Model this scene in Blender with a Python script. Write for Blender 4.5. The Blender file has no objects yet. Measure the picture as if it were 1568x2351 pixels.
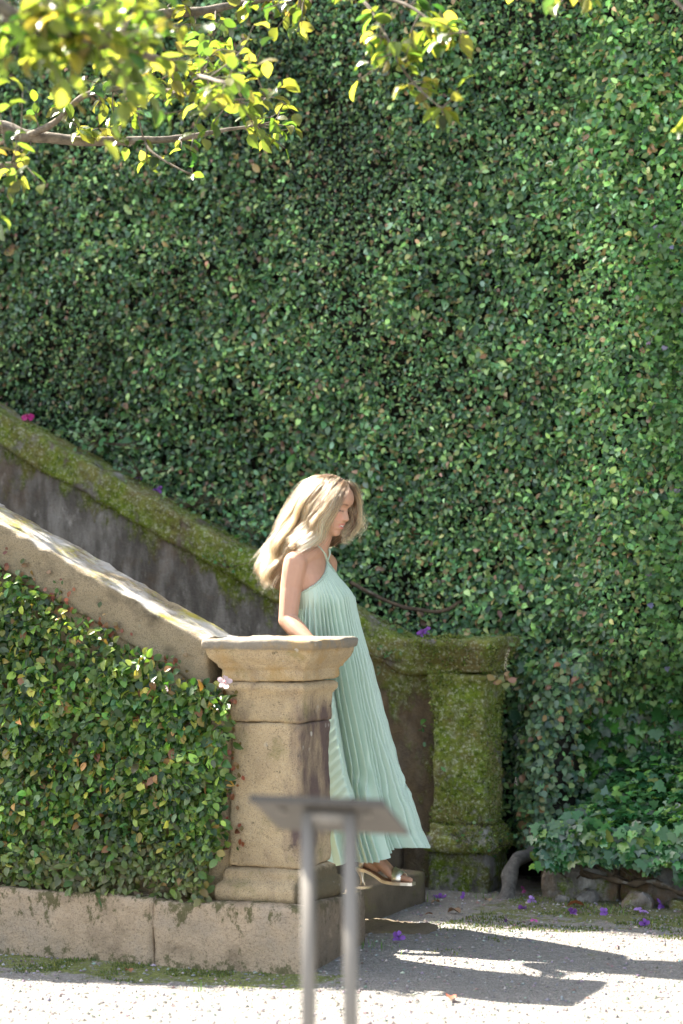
import bpy, math, random
import numpy as np
from mathutils import Vector, Matrix, noise

S = bpy.context.scene
COL = S.collection
rng = np.random.default_rng(7)
random.seed(7)
R = math.radians

# ------------------------------------------------------------------ camera, sky, sun, exposure
PSI = R(23.0)
CS, SN = math.cos(PSI), math.sin(PSI)
FPX, CX, Y0, EYE = 5551.0, 784.0, 1300.0, 1.66


def cw(xc, d, z):
    """right offset, distance and height seen from the photographer's spot -> world (X runs down the stair, Y across it)."""
    rx, ry = xc + .255, d - 10.16
    return Vector((rx * CS - ry * SN, rx * SN + ry * CS, z))


def pd(px, py, d):
    return cw((px - CX) / FPX * d, d, EYE - (py - Y0) / FPX * d)


def pY(px, py, Y):
    r = (px - CX) / FPX
    return pd(px, py, (Y - .255 * SN + 10.16 * CS) / (r * SN + CS))


def pZ(px, py, z=0.0):
    return pd(px, py, (EYE - z) * FPX / (py - Y0))


cam = bpy.data.cameras.new('camera')
cam_ob = bpy.data.objects.new('camera', cam)
COL.objects.link(cam_ob)
S.camera = cam_ob
cam.sensor_fit = 'VERTICAL'
cam.sensor_height = 36.0
cam.sensor_width = 24.0
cam.lens = 85.0
cam.shift_y = (Y0 - 1175.5) / 2351.0
cam.clip_start, cam.clip_end = .1, 400.0
cam_ob.location = cw(0, 0, EYE)
cam_ob.rotation_euler = (R(90), 0, PSI)
cam.dof.use_dof = True
cam.dof.focus_distance = 10.6
cam.dof.aperture_fstop = 2.0

SUN_DIR = Vector((-.97, .22, 1.10)).normalized()      # towards the sun
world = bpy.data.worlds.new('World')
S.world = world
world.use_nodes = True
wn = world.node_tree
sky = wn.nodes.new('ShaderNodeTexSky')
sky.sky_type = 'NISHITA'
sky.sun_disc = False
sky.sun_elevation = math.asin(SUN_DIR.z)
sky.sun_rotation = math.atan2(SUN_DIR.x, SUN_DIR.y)
sky.air_density, sky.dust_density, sky.ozone_density = 1.0, 2.5, 1.0
hs = wn.nodes.new('ShaderNodeHueSaturation')
hs.inputs['Saturation'].default_value = .62                          # mutes the sky's blue in place of a warmer white balance
wn.links.new(sky.outputs[0], hs.inputs['Color'])
wn.links.new(hs.outputs[0], wn.nodes['Background'].inputs[0])
wn.nodes['Background'].inputs[1].default_value = .09
sl = bpy.data.lights.new('sun', 'SUN')
sl.energy, sl.angle, sl.color = 5.0, R(.5), (1.0, .93, .82)
so = bpy.data.objects.new('sun', sl)
COL.objects.link(so)
so.rotation_euler = SUN_DIR.to_track_quat('Z', 'Y').to_euler()
so.location = (-12, 4, 14)
S.view_settings.view_transform = 'Standard'
S.view_settings.look = 'None'
S.view_settings.gamma = 1.0
S.view_settings.use_curve_mapping = False
S.view_settings.exposure = 2.5
S.render.engine = 'CYCLES'
S.cycles.max_bounces = 8
S.cycles.diffuse_bounces = 4
S.cycles.transparent_max_bounces = 8
S.cycles.use_denoising = True
S.cycles.sample_clamp_indirect = 6.0


# ------------------------------------------------------------------ object helpers
def root_of(o):
    while o.parent is not None:
        o = o.parent
    return o


def tag(o, label, cat, group=None, kind=None):
    if label: o['label'] = label
    if cat: o['category'] = cat
    if group: o['group'] = group
    if kind: o['kind'] = kind
    return o


def thing(name, loc, label, cat, group=None):
    o = bpy.data.objects.new(name, None)
    o.empty_display_size = .1
    COL.objects.link(o)
    o.location = loc
    return tag(o, label, cat, group)


def mesh_from(name, V, F, mat, smooth=True, col=None):
    me = bpy.data.meshes.new(name)
    if isinstance(F, np.ndarray):
        n, k = F.shape
        me.vertices.add(len(V)); me.vertices.foreach_set('co', np.asarray(V, np.float32).ravel())
        me.loops.add(n * k); me.loops.foreach_set('vertex_index', F.astype(np.int32).ravel())
        me.polygons.add(n)
        me.polygons.foreach_set('loop_start', np.arange(0, n * k, k, dtype=np.int32))
        me.update(calc_edges=True)
        me.validate()
    else:
        me.from_pydata([tuple(v) for v in V], [], F)
    me.polygons.foreach_set('use_smooth', np.full(len(me.polygons), smooth))
    if col is not None:
        c = np.ones((len(V), 4), np.float32); c[:, :3] = col
        a = me.color_attributes.new('col', 'FLOAT_COLOR', 'POINT')
        a.data.foreach_set('color', c.ravel())
    me.materials.append(mat)
    return me


def add(name, V, F, mat, parent=None, smooth=True, col=None, loc=None, kind=None, label=None):
    """links one mesh; V in world coordinates. Parts sit under their thing's base point."""
    base = np.array(root_of(parent).location if parent else (loc if loc is not None else (0, 0, 0)), float)
    V = np.asarray([tuple(v) for v in V] if not isinstance(V, np.ndarray) else V, float) - base
    o = bpy.data.objects.new(name, mesh_from(name, V, F, mat, smooth, col))
    COL.objects.link(o)
    if parent: o.parent = parent
    elif loc is not None: o.location = loc
    if kind: o['kind'] = kind
    if label: o['label'] = label
    return o


def sweep(pts, radii, n=8, squash=1.0, cap=True):
    """a tapered tube along pts"""
    P = [Vector(p) for p in pts]
    V, F = [], []
    up = Vector((0, 0, 1))
    for i, p in enumerate(P):
        t = (P[min(i + 1, len(P) - 1)] - P[max(i - 1, 0)]).normalized()
        a = t.cross(up)
        if a.length < .05: a = t.cross(Vector((0, 1, 0)))
        a.normalize(); b = t.cross(a).normalized()
        for k in range(n):
            w = 2 * math.pi * k / n
            V.append(p + a * (math.cos(w) * radii[i]) + b * (math.sin(w) * radii[i] * squash))
    for i in range(len(P) - 1):
        for k in range(n):
            k2 = (k + 1) % n
            F.append((i * n + k, i * n + k2, (i + 1) * n + k2, (i + 1) * n + k))
    if cap:
        F.append(tuple(range(n - 1, -1, -1)))
        F.append(tuple(range((len(P) - 1) * n, len(P) * n)))
    return V, F


def join(*parts):
    V, F = [], []
    for v, f in parts:
        o = len(V)
        V += list(v); F += [tuple(i + o for i in q) for q in f]
    return V, F


def smooth_line(pts, n):
    """Catmull-Rom through pts, n points in all"""
    P = [Vector(p) for p in pts]
    P = [P[0] * 2 - P[1]] + P + [P[-1] * 2 - P[-2]]
    m = len(P) - 3
    out = []
    for i in range(n):
        u = i / (n - 1) * m
        k = min(int(u), m - 1); t = u - k
        a, b, c, d = P[k:k + 4]
        out.append(.5 * ((2 * b) + (c - a) * t + (2 * a - 5 * b + 4 * c - d) * t * t + (3 * b - a - 3 * c + d) * t ** 3))
    return out


def rough(V, amp, freq, seed=0.0):
    out = []
    s = Vector((seed * 7.3, seed * 3.1, seed * 5.7))
    for v in V:
        v = Vector(v)
        out.append(v + amp * noise.noise_vector(v * freq + s) + .45 * amp * noise.noise_vector(v * freq * 3.2 + s)
                   + .25 * amp * noise.noise_vector(v * freq * 8.0 + s))
    return out


def rings_mesh(rings):
    n = len(rings[0]); V = [p for r in rings for p in r]; F = []
    for i in range(len(rings) - 1):
        for k in range(n):
            k2 = (k + 1) % n
            F.append((i * n + k, i * n + k2, (i + 1) * n + k2, (i + 1) * n + k))
    F.append(tuple(range(n - 1, -1, -1)))
    F.append(tuple(range((len(rings) - 1) * n, len(rings) * n)))
    return V, F


def round_rect(hx, hy, r, m):
    """outline of a rectangle with rounded corners, about m points a side"""
    r = min(r, hx * .95, hy * .95)
    pts = []
    for sx, sy, a0 in ((1, 1, 0), (-1, 1, 90), (-1, -1, 180), (1, -1, 270)):
        for k in range(4):
            a = R(a0 + 30 * k)
            pts.append((sx * (hx - r) + r * math.cos(a), sy * (hy - r) + r * math.sin(a)))
        nx = {0: (-1, 1), 90: (-1, -1), 180: (1, -1), 270: (1, 1)}[a0]
        p = pts[-1]
        if a0 in (0, 180):
            q = (nx[0] * (hx - r), p[1])
        else:
            q = (p[0], nx[1] * (hy - r))
        for k in range(1, m):
            t = k / m
            pts.append((p[0] + (q[0] - p[0]) * t, p[1] + (q[1] - p[1]) * t))
    return pts


def square_loft(profile, cx, cy, r=.012, m=14, step=.018):
    """stacked square rings: profile = [(z, half width)]"""
    full = [profile[0]]
    for (z0, h0), (z1, h1) in zip(profile, profile[1:]):
        L = math.hypot(z1 - z0, h1 - h0)
        for k in range(1, max(1, int(L / step)) + 1):
            t = k / max(1, int(L / step))
            full.append((z0 + (z1 - z0) * t, h0 + (h1 - h0) * t))
    # inset lids so that the ends are lightly rounded and dense enough for roughening
    z0, h0 = full[0]; z1, h1 = full[-1]
    full = [(z0, h0 * .3), (z0, h0 * .65), (z0, h0 - .012)] + [(z0 + .004, h0 - .003)] + full[1:-1] + [(z1 - .004, h1 - .003), (z1, h1 - .012), (z1, h1 * .65), (z1, h1 * .3)]
    return rings_mesh([[Vector((cx + x, cy + y, z)) for x, y in round_rect(h, h, min(r, h * .5), m)] for z, h in full])


def bar_x(x0, x1, zf0, zf1, y0, y1, step=.04, r=.015, m=6):
    """a bar along X whose bottom and top follow zf0(x), zf1(x)"""
    n = max(2, int(abs(x1 - x0) / step))
    rings = []
    xs = [x0 + .0] + [x0 + (x1 - x0) * k / n for k in range(n + 1)] + [x1]
    for i, x in enumerate(xs):
        a, b = zf0(x), zf1(x)
        k = .92 if i in (0, len(xs) - 1) else 1.0
        if i == 0: x -= .006 * (1 if x1 > x0 else -1)
        if i == len(xs) - 1: x += .006 * (1 if x1 > x0 else -1)
        rr = round_rect((y1 - y0) / 2 * k, (b - a) / 2 * k, r, m)
        rings.append([Vector((x, (y0 + y1) / 2 - u, (a + b) / 2 + v)) for u, v in rr])
    if x1 < x0: rings.reverse()
    return rings_mesh(rings)


def box(x0, x1, y0, y1, z0, z1):
    V = [(x, y, z) for z in (z0, z1) for y in (y0, y1) for x in (x0, x1)]
    return V, [(0, 2, 3, 1), (4, 5, 7, 6), (0, 1, 5, 4), (2, 6, 7, 3), (0, 4, 6, 2), (1, 3, 7, 5)]


# ------------------------------------------------------------------ material helpers
class M:
    def __init__(s, name):
        s.m = bpy.data.materials.new(name); s.m.use_nodes = True
        s.t = s.m.node_tree; s.t.nodes.clear()
        s.out = s.n('ShaderNodeOutputMaterial')
        s.pos = None

    def n(s, typ, ins=None, **kw):
        d = s.t.nodes.new(typ)
        for k, v in kw.items(): setattr(d, k, v)
        for k, v in (ins or {}).items(): s.set(d, k, v)
        return d

    def set(s, d, k, v):
        i = d.inputs[k]
        if isinstance(v, bpy.types.NodeSocket): s.t.links.new(v, i)
        elif isinstance(v, (tuple, list)) and len(v) == 3 and i.type == 'RGBA': i.default_value = (*v, 1)
        else: i.default_value = v

    def P(s):
        if s.pos is None: s.pos = s.n('ShaderNodeNewGeometry').outputs['Position']
        return s.pos

    def sep(s, v):
        return s.n('ShaderNodeSeparateXYZ', {0: v}).outputs

    def noise(s, scale, detail=4.0, rough=.6, vec=None, stretch=None):
        v = vec or s.P()
        if stretch: v = s.n('ShaderNodeMapping', {'Vector': v, 'Scale': stretch}).outputs[0]
        return s.n('ShaderNodeTexNoise', {'Vector': v, 'Scale': scale, 'Detail': detail, 'Roughness': rough}).outputs['Fac']

    def ramp(s, fac, stops):
        d = s.n('ShaderNodeValToRGB', {'Fac': fac})
        e = d.color_ramp.elements
        while len(e) < len(stops): e.new(.5)
        for q, (p, c) in zip(e, stops):
            q.position = p
            q.color = (c, c, c, 1) if isinstance(c, (int, float)) else (*c, 1)
        return d.outputs['Color']

    def math(s, op, a, b=0.0, clamp=False):
        d = s.n('ShaderNodeMath', {0: a, 1: b}, operation=op)
        d.use_clamp = clamp
        return d.outputs[0]

    def step(s, v, a, b):
        return s.n('ShaderNodeMapRange', {'Value': v, 'From Min': a, 'From Max': b}, interpolation_type='SMOOTHSTEP').outputs[0]

    def mix(s, f, a, b):
        d = s.n('ShaderNodeMix', data_type='RGBA')
        s.set(d, 0, f); s.set(d, 6, a); s.set(d, 7, b)
        return d.outputs[2]

    def bump(s, h, dist=.01, strength=.6):
        return s.n('ShaderNodeBump', {'Height': h, 'Distance': dist, 'Strength': strength}).outputs[0]

    def bsdf(s, color, rough=.8, normal=None, **kw):
        d = s.n('ShaderNodeBsdfPrincipled', {'Base Color': color, 'Roughness': rough})
        for k, v in kw.items(): s.set(d, k.replace('_', ' '), v)
        if normal is not None: s.set(d, 'Normal', normal)
        return d.outputs[0]

    def done(s, sh):
        s.t.links.new(sh, s.out.inputs[0]); return s.m


def m_leaf(name, rough=.4, trans=.35, tcol=(1.5, 1.5, .6), spec=.5, back=None):
    m = M(name)
    c = m.n('ShaderNodeAttribute', attribute_name='col').outputs['Color']
    vein = m.noise(160, 2)
    c2 = m.mix(.25, c, m.ramp(vein, [(.3, .3), (.7, 1.0)])) if False else c
    a = m.bsdf(c2, rough, m.bump(m.noise(90, 2), .004, .35), Specular_IOR_Level=spec)
    tc = m.n('ShaderNodeVectorMath', {0: c, 1: tcol}, operation='MULTIPLY').outputs[0]
    t = m.n('ShaderNodeBsdfTranslucent', {'Color': tc}).outputs[0]
    return m.done(m.n('ShaderNodeMixShader', {0: trans, 1: a, 2: t}).outputs[0])


def m_plain(name, color, rough=.7, var=.25, scale=30, bump=.002, **kw):
    m = M(name)
    n = m.noise(scale, 4)
    c = m.mix(n, tuple(x * (1 - var) for x in color), tuple(min(1, x * (1 + var)) for x in color))
    return m.done(m.bsdf(c, rough, m.bump(m.noise(scale * 3, 3), bump), **kw))


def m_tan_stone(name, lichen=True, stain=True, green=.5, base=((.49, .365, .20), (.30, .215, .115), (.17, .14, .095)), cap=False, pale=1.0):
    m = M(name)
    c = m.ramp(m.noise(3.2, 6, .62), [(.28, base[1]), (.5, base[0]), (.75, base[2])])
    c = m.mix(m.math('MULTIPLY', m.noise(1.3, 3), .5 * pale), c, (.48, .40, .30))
    gr = m.noise(210, 2, .7)                                         # grain of the granite
    c = m.mix(m.ramp(gr, [(.36, .65), (.46, 0.0)]), c, (.11, .085, .06))
    c = m.mix(m.ramp(m.noise(330, 1), [(.62, 0.0), (.7, .6 * pale)]), c, (.62, .55, .43))
    xyz = m.sep(m.P())
    if green:
        g = m.ramp(m.noise(5.5, 6, .7), [(.55, 0.0), (.66, green)])
        c = m.mix(g, c, (.155, .15, .05))
        d = m.ramp(m.noise(19, 6, .75), [(.60, 0.0), (.66, .75)])
        c = m.mix(d, c, (.075, .07, .045))
    if stain:                                                        # dark purple-brown run-off on the side that faces the steps
        s = m.noise(6, 5, .65, stretch=(1, 1, .30))
        s2 = m.math('ADD', s, m.math('MULTIPLY', m.math('MULTIPLY', m.step(xyz[0], .05, .165), m.math('MULTIPLY', m.step(xyz[2], 1.19, 1.0), m.step(xyz[2], .40, .6))), .30))
        c = m.mix(m.ramp(s2, [(.58, 0.0), (.80, .9)]), c, (.10, .068, .068))
    if stain:
        b = m.math('MULTIPLY', m.step(xyz[2], .46, .36), m.step(xyz[0], .10, .20))
        b = m.math('ADD', b, m.math('SUBTRACT', m.noise(12, 5, .7), .5))
        c = m.mix(m.ramp(b, [(.35, 0.0), (.7, .85)]), c, (.085, .07, .04))
    if cap:                                                          # grey weathered rim of the cap slab
        wz = m.math('ADD', m.step(xyz[2], 1.302, 1.326), m.math('MULTIPLY', m.math('SUBTRACT', m.noise(14, 5, .7), .5), 1.2))
        c = m.mix(m.ramp(wz, [(.5, 0.0), (.85, .8)]), c, (.20, .185, .16))
        c = m.mix(m.ramp(m.noise(4.2, 5, .7), [(.52, 0.0), (.64, .6)]), c, (.40, .26, .10))
    if lichen:
        vd = m.n('ShaderNodeTexVoronoi', {'Vector': m.P(), 'Scale': 17.0, 'Randomness': 1.0}).outputs['Distance']
        l = m.math('MULTIPLY', m.ramp(vd, [(.14, 1.0), (.2, 0.0)]), m.ramp(m.noise(2.6, 2), [(.52, 0.0), (.6, 1.0)]))
        c = m.mix(m.math('MULTIPLY', l, .7), c, (.56, .53, .46))
    h = m.math('ADD', m.math('MULTIPLY', m.noise(42, 6, .7), 1.0), m.math('MULTIPLY', gr, .35))
    return m.done(m.bsdf(c, .92, m.bump(h, .012, .8), Specular_IOR_Level=.2))


def m_base_stone(name):
    m = M(name)
    xyz = m.sep(m.P())
    c = m.ramp(m.noise(4.0, 7, .65), [(.28, (.21, .16, .105)), (.48, (.49, .375, .255)), (.7, (.38, .315, .24))])
    c = m.mix(m.ramp(m.noise(150, 2, .7), [(.36, .55), (.46, 0.0)]), c, (.14, .105, .075))
    top = m.step(xyz[2], .10, .27)
    mo = m.math('ADD', m.noise(15, 7, .75, stretch=(1, 1, .6)), m.math('MULTIPLY', top, .13))
    c = m.mix(m.ramp(mo, [(.61, 0.0), (.68, .85)]), c, (.085, .085, .03))
    low = m.math('SUBTRACT', 1.0, m.step(xyz[2], .0, .09))
    mo2 = m.math('ADD', m.noise(22, 6, .75), m.math('MULTIPLY', low, .14))
    c = m.mix(m.ramp(mo2, [(.62, 0.0), (.7, .8)]), c, (.09, .095, .035))
    b = m.math('ADD', m.step(xyz[0], .17, .25), m.math('MULTIPLY', m.math('SUBTRACT', m.noise(10, 5, .7), .5), 1.4))
    c = m.mix(m.ramp(b, [(.4, 0.0), (.9, .7)]), c, (.13, .10, .07))
    h = m.math('ADD', m.noise(30, 7, .72), m.math('MULTIPLY', m.noise(9, 3), .8))
    return m.done(m.bsdf(c, .93, m.bump(h, .02, .9), Specular_IOR_Level=.2))


def m_moss_stone(name, cover=.0, streak=False, brown=.35, bright=1.0):
    """dark weathered granite under moss; cover shifts the share of moss"""
    m = M(name)
    xyz = m.sep(m.P())
    st = m.ramp(m.noise(7, 6, .7, stretch=(1, 1, .35)), [(.3, (.058, .054, .048)), (.48, (.145, .136, .122)), (.66, (.31, .30, .275))])
    st = m.mix(m.ramp(m.noise(13, 5, .7, stretch=(1, 1, .5)), [(.60, 0.0), (.70, .75)]), st, (.42, .41, .38))
    st = m.mix(m.ramp(m.noise(2.4, 5, .65), [(.5, 0.0), (.62, brown)]), st, (.15, .085, .035))
    ms = m.ramp(m.noise(28, 5, .7), [(.3, (.028, .045, .008)), (.5, (.105, .155, .014)), (.72, (.22, .27, .05))])
    ms = m.mix(m.ramp(m.noise(3.6, 6, .7), [(.42, 0.0), (.62, .85)]), ms, (.15, .115, .05))
    ms = m.mix(m.ramp(m.noise(17, 6, .75), [(.54, 0.0), (.66, .75)]), ms, (.25, .27, .17))
    ms = m.mix(m.ramp(m.noise(11, 5, .7), [(.60, 0.0), (.70, .8)]), ms, (.045, .04, .025))
    ms = m.mix(m.ramp(m.noise(60, 3, .7), [(.53, 0.0), (.66, .8)]), ms, (.36, .38, .27))
    f = m.math('ADD', m.noise(4.5, 7, .72, stretch=(1, 1, .55) if streak else None), cover)
    if streak:                                                       # moss creeps down from the sloping coping, thins lower down
        line = m.math('ADD', m.math('MULTIPLY', xyz[0], -.51), 1.03)
        below = m.math('SUBTRACT', line, xyz[2])
        f = m.math('ADD', f, m.math('MULTIPLY', m.math('SUBTRACT', 1.0, m.step(below, 0.0, .38)), .24))
        f = m.math('ADD', f, m.math('MULTIPLY', m.step(xyz[0], -.95, -.45), .07))
        st = m.mix(m.math('MULTIPLY', m.step(xyz[0], -1.0, -.55), .75), st, m.ramp(m.noise(9, 5, .7), [(.35, (.075, .05, .025)), (.6, (.17, .12, .06))]))
    mask = m.ramp(f, [(.52, 0.0), (.60, 1.0)])
    c = m.mix(mask, st, ms)
    if bright != 1.0: c = m.n('ShaderNodeVectorMath', {0: c, 1: (bright, bright, bright)}, operation='MULTIPLY').outputs[0]
    h = m.math('ADD', m.math('MULTIPLY', mask, .6), m.math('MULTIPLY', m.noise(75, 6, .75), 1.0))
    return m.done(m.bsdf(c, .95, m.bump(h, .022, .9), Specular_IOR_Level=.15))


def m_top_stone(name):
    """grey coping with yellow lichen and pale patches on its upward faces"""
    m = M(name)
    c = m.ramp(m.noise(5, 7, .7), [(.3, (.11, .09, .06)), (.5, (.34, .275, .175)), (.75, (.25, .21, .14))])
    c = m.mix(m.ramp(m.noise(230, 2), [(.38, .5), (.48, 0.0)]), c, (.10, .085, .065))
    nz = m.sep(m.n('ShaderNodeNewGeometry').outputs['Normal'])[2]
    c = m.mix(m.math('MULTIPLY', m.ramp(m.noise(6, 7, .75), [(.5, 0.0), (.58, .85)]), m.step(nz, .45, .8)), c, (.40, .36, .06))
    c = m.mix(m.math('MULTIPLY', m.ramp(m.noise(3.3, 5, .7), [(.42, 0.0), (.58, .85)]), m.step(nz, .4, .8)), c, (.55, .53, .50))  # pale patches only where the stone faces up
    c = m.mix(m.ramp(m.noise(17, 6, .75), [(.62, 0.0), (.68, .7)]), c, (.09, .08, .055))
    vd = m.n('ShaderNodeTexVoronoi', {'Vector': m.P(), 'Scale': 21.0}).outputs['Distance']
    c = m.mix(m.math('MULTIPLY', m.ramp(vd, [(.12, .6), (.17, 0.0)]), m.ramp(m.noise(4, 2), [(.5, 0.0), (.6, 1.0)])), c, (.33, .36, .27))
    return m.done(m.bsdf(c, .92, m.bump(m.noise(60, 7, .75), .015, .9), Specular_IOR_Level=.2))


def m_ground(name):
    m = M(name)
    xyz = m.sep(m.P())
    vo = m.n('ShaderNodeTexVoronoi', {'Vector': m.P(), 'Scale': 85.0})
    c = m.ramp(m.noise(130, 3, .7), [(.25, (.13, .125, .115)), (.5, (.25, .24, .225)), (.75, (.38, .365, .345))])
    c = m.mix(.45, c, m.ramp(m.sep(vo.outputs['Color'])[0], [(0.0, (.14, .13, .12)), (.6, (.28, .265, .245)), (1.0, (.48, .455, .425))]))
    c = m.mix(m.math('MULTIPLY', m.noise(1.7, 4), .45), c, (.325, .29, .245))
    # moss: a strip under the front wall and the browner strip before the planter
    w1 = m.math('SUBTRACT', 1.0, m.step(m.math('ABSOLUTE', m.math('ADD', xyz[1], .42)), .06, .34))
    w1 = m.math('MULTIPLY', w1, m.math('SUBTRACT', 1.0, m.step(xyz[0], .2, .6)))
    w2 = m.math('MULTIPLY', m.step(xyz[1], 1.1, 1.9), m.step(xyz[0], .0, .5))
    f = m.math('ADD', m.noise(7, 6, .75), m.math('MULTIPLY', m.math('MAXIMUM', w1, w2), .26))
    c = m.mix(m.ramp(f, [(.63, 0.0), (.70, .85)]), c, m.ramp(m.noise(50, 3), [(.3, (.08, .10, .018)), (.7, (.22, .26, .05))]))
    browner = m.math('MULTIPLY', m.step(xyz[1], 1.5, 2.1), .5)  # ground turns darker and browner towards the back
    c = m.mix(browner, c, (.13, .115, .085))
    h = m.math('ADD', m.noise(140, 4, .7), m.math('MULTIPLY', vo.outputs['Distance'], 1.2))
    return m.done(m.bsdf(c, .95, m.bump(h, .012, .9), Specular_IOR_Level=.2))


def m_bark(name, a=(.20, .165, .12), b=(.075, .06, .045)):
    m = M(name)
    c = m.ramp(m.noise(26, 6, .7), [(.35, b), (.65, a)])
    c = m.mix(m.ramp(m.noise(9, 4), [(.6, 0.0), (.66, .6)]), c, (.33, .31, .27))
    return m.done(m.bsdf(c, .9, m.bump(m.noise(55, 5, .7), .006, .8)))


def m_metal(name, color, rough, metallic=1.0):
    m = M(name)
    r = m.math('ADD', m.math('MULTIPLY', m.noise(40, 3), .12), rough)
    return m.done(m.bsdf(color, r, m.bump(m.noise(60, 2), .0008, .3), Metallic=metallic))


def m_satin(name):
    m = M(name)
    n = m.noise(16, 3)
    c = m.mix(n, (.46, .60, .48), (.52, .665, .55))
    b = m.bsdf(c, .29, m.bump(m.noise(900, 1), .0004, .25), Specular_IOR_Level=.6, Sheen_Weight=.35, Sheen_Roughness=.4)
    t = m.n('ShaderNodeBsdfTranslucent', {'Color': (.42, .58, .44)}).outputs[0]
    return m.done(m.n('ShaderNodeMixShader', {0: .10, 1: b, 2: t}).outputs[0])


def m_skin(name):
    m = M(name)
    c = m.n('ShaderNodeAttribute', attribute_name='col').outputs['Color']
    c = m.mix(.10, c, m.ramp(m.noise(45, 4), [(.3, (.45, .22, .14)), (.7, (.70, .46, .33))]))
    return m.done(m.bsdf(c, .45, m.bump(m.noise(420, 2), .0006, .25), Specular_IOR_Level=.4,
                         Subsurface_Weight=.12, Subsurface_Radius=(.012, .004, .002), Subsurface_Scale=.6))


def m_hair(name):
    m = M(name)
    c = m.n('ShaderNodeAttribute', attribute_name='col').outputs['Color']
    h = m.n('ShaderNodeBsdfHairPrincipled', parametrization='COLOR')
    m.set(h, 'Color', c); m.set(h, 'Roughness', .32); m.set(h, 'Radial Roughness', .38)
    return m.done(h.outputs[0])


def m_col(name, rough=.6, trans=0.0, **kw):
    m = M(name)
    c = m.n('ShaderNodeAttribute', attribute_name='col').outputs['Color']
    b = m.bsdf(c, rough, m.bump(m.noise(200, 2), .002, .3), **kw)
    if trans:
        t = m.n('ShaderNodeBsdfTranslucent', {'Color': c}).outputs[0]
        b = m.n('ShaderNodeMixShader', {0: trans, 1: b, 2: t}).outputs[0]
    return m.done(b)


MAT = dict(
    tan=m_tan_stone('warm granite'), cap=m_tan_stone('weathered cap stone', cap=True), wall=m_tan_stone('warm granite wall', stain=False), base=m_base_stone('mossy base stone'),
    top=m_top_stone('lichened coping stone'), mossp=m_moss_stone('mossy pillar stone', .16, bright=1.45), mossc=m_moss_stone('mossy coping stone', .15, bright=1.3),
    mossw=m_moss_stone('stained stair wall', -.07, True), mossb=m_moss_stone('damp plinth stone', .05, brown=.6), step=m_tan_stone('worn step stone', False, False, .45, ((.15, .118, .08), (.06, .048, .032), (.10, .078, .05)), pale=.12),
    rub=m_moss_stone('planter rubble stone', .0, brown=.8, bright=1.6),
    ground=m_ground('pale gravel ground'), soil=m_plain('soil and stems with gap shade', (.014, .013, .008), .95, .5, 20, .01),  # soil and stem tone blackened to deepen the shade between leaves
    ivy=m_leaf('small creeper leaf', .28, .28, spec=.42), bigivy=m_leaf('lobed ivy leaf', .26, .25, spec=.8), tree=m_leaf('camellia leaf', .30, .60, (1.85, 1.8, .85), spec=.7),
    fig=m_leaf('yellow green creeper leaf', .34, .30, spec=.45), bark=m_bark('grey brown bark'), stem=m_bark('creeper stem', (.12, .085, .05), (.05, .035, .022)),
    root=m_bark('grey root', (.14, .13, .115), (.055, .05, .044)),
    satin=m_satin('sage satin'), skin=m_skin('skin'), hair=m_hair('blonde hair'),
    hairm=m_col('hair mass', .55, .15), gold=m_metal('gold leather', (.90, .84, .72), .36), insole=m_plain('tan insole', (.36, .20, .12), .6, .15),
    zinc=m_metal('grey painted steel', (.22, .20, .17), .5, .15), plate=m_plain('grey board back', (.10, .094, .085), .6, .2, 14, .001),
    flower=m_col('fallen blossom', .5, .3), dry=m_col('dry leaf', .7, .2), pebble=m_col('pebble', .9), moss=m_col('moss tuft', .9, .25), weed=m_leaf('weed leaf', .45, .3),
)

# ------------------------------------------------------------------ leaves
# (across, along, lift)
OVATE = (np.array([(0, 0, 0), (.38, .22, .08), (.48, .52, .10), (.28, .83, .03), (0, 1.0, -.12), (-.28, .83, .03), (-.48, .52, .10), (-.38, .22, .08), (0, .24, 0), (0, .56, .02)], float),
         [(0, 1, 8), (0, 8, 7), (8, 1, 2, 9), (8, 9, 6, 7), (9, 2, 3, 4), (9, 4, 5, 6)])
IVY = (np.array([(0, .12, 0), (.20, 0, .03), (.62, .16, .02), (.44, .46, .06), (.52, .62, .0), (.22, .68, .05), (0, 1.0, -.12), (-.22, .68, .05), (-.52, .62, 0),
                 (-.44, .46, .06), (-.62, .16, .02), (-.20, 0, .03), (0, .46, 0)], float),
       [(12, 0, 1), (12, 1, 2), (12, 2, 3), (12, 3, 4), (12, 4, 5), (12, 5, 6), (12, 6, 7), (12, 7, 8), (12, 8, 9), (12, 9, 10), (12, 10, 11), (12, 11, 0)])


def tri_faces(F):
    out = []
    for f in F:
        for k in range(1, len(f) - 1): out.append((f[0], f[k], f[k + 1]))
    return np.array(out)


def norm(a):
    return a / np.maximum(np.linalg.norm(a, axis=1, keepdims=True), 1e-9)


def leaf_frames(N, n, out_dir, up=.45, spread=.6, droop=.8, turn=.8, bias=None, r=rng):
    """per-leaf axes (across, along, normal) for leaves lying on a surface facing out_dir"""
    nn = norm(out_dir + np.array([0, 0, up]) + spread * r.normal(size=(n, 3)))
    ax = (np.array([0, 0, -droop]) + turn * r.normal(size=(n, 3))) if bias is None else bias + .28 * r.normal(size=(n, 3))
    ax = norm(ax - (ax * nn).sum(1, keepdims=True) * nn)
    return np.cross(ax, nn), ax, nn


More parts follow.
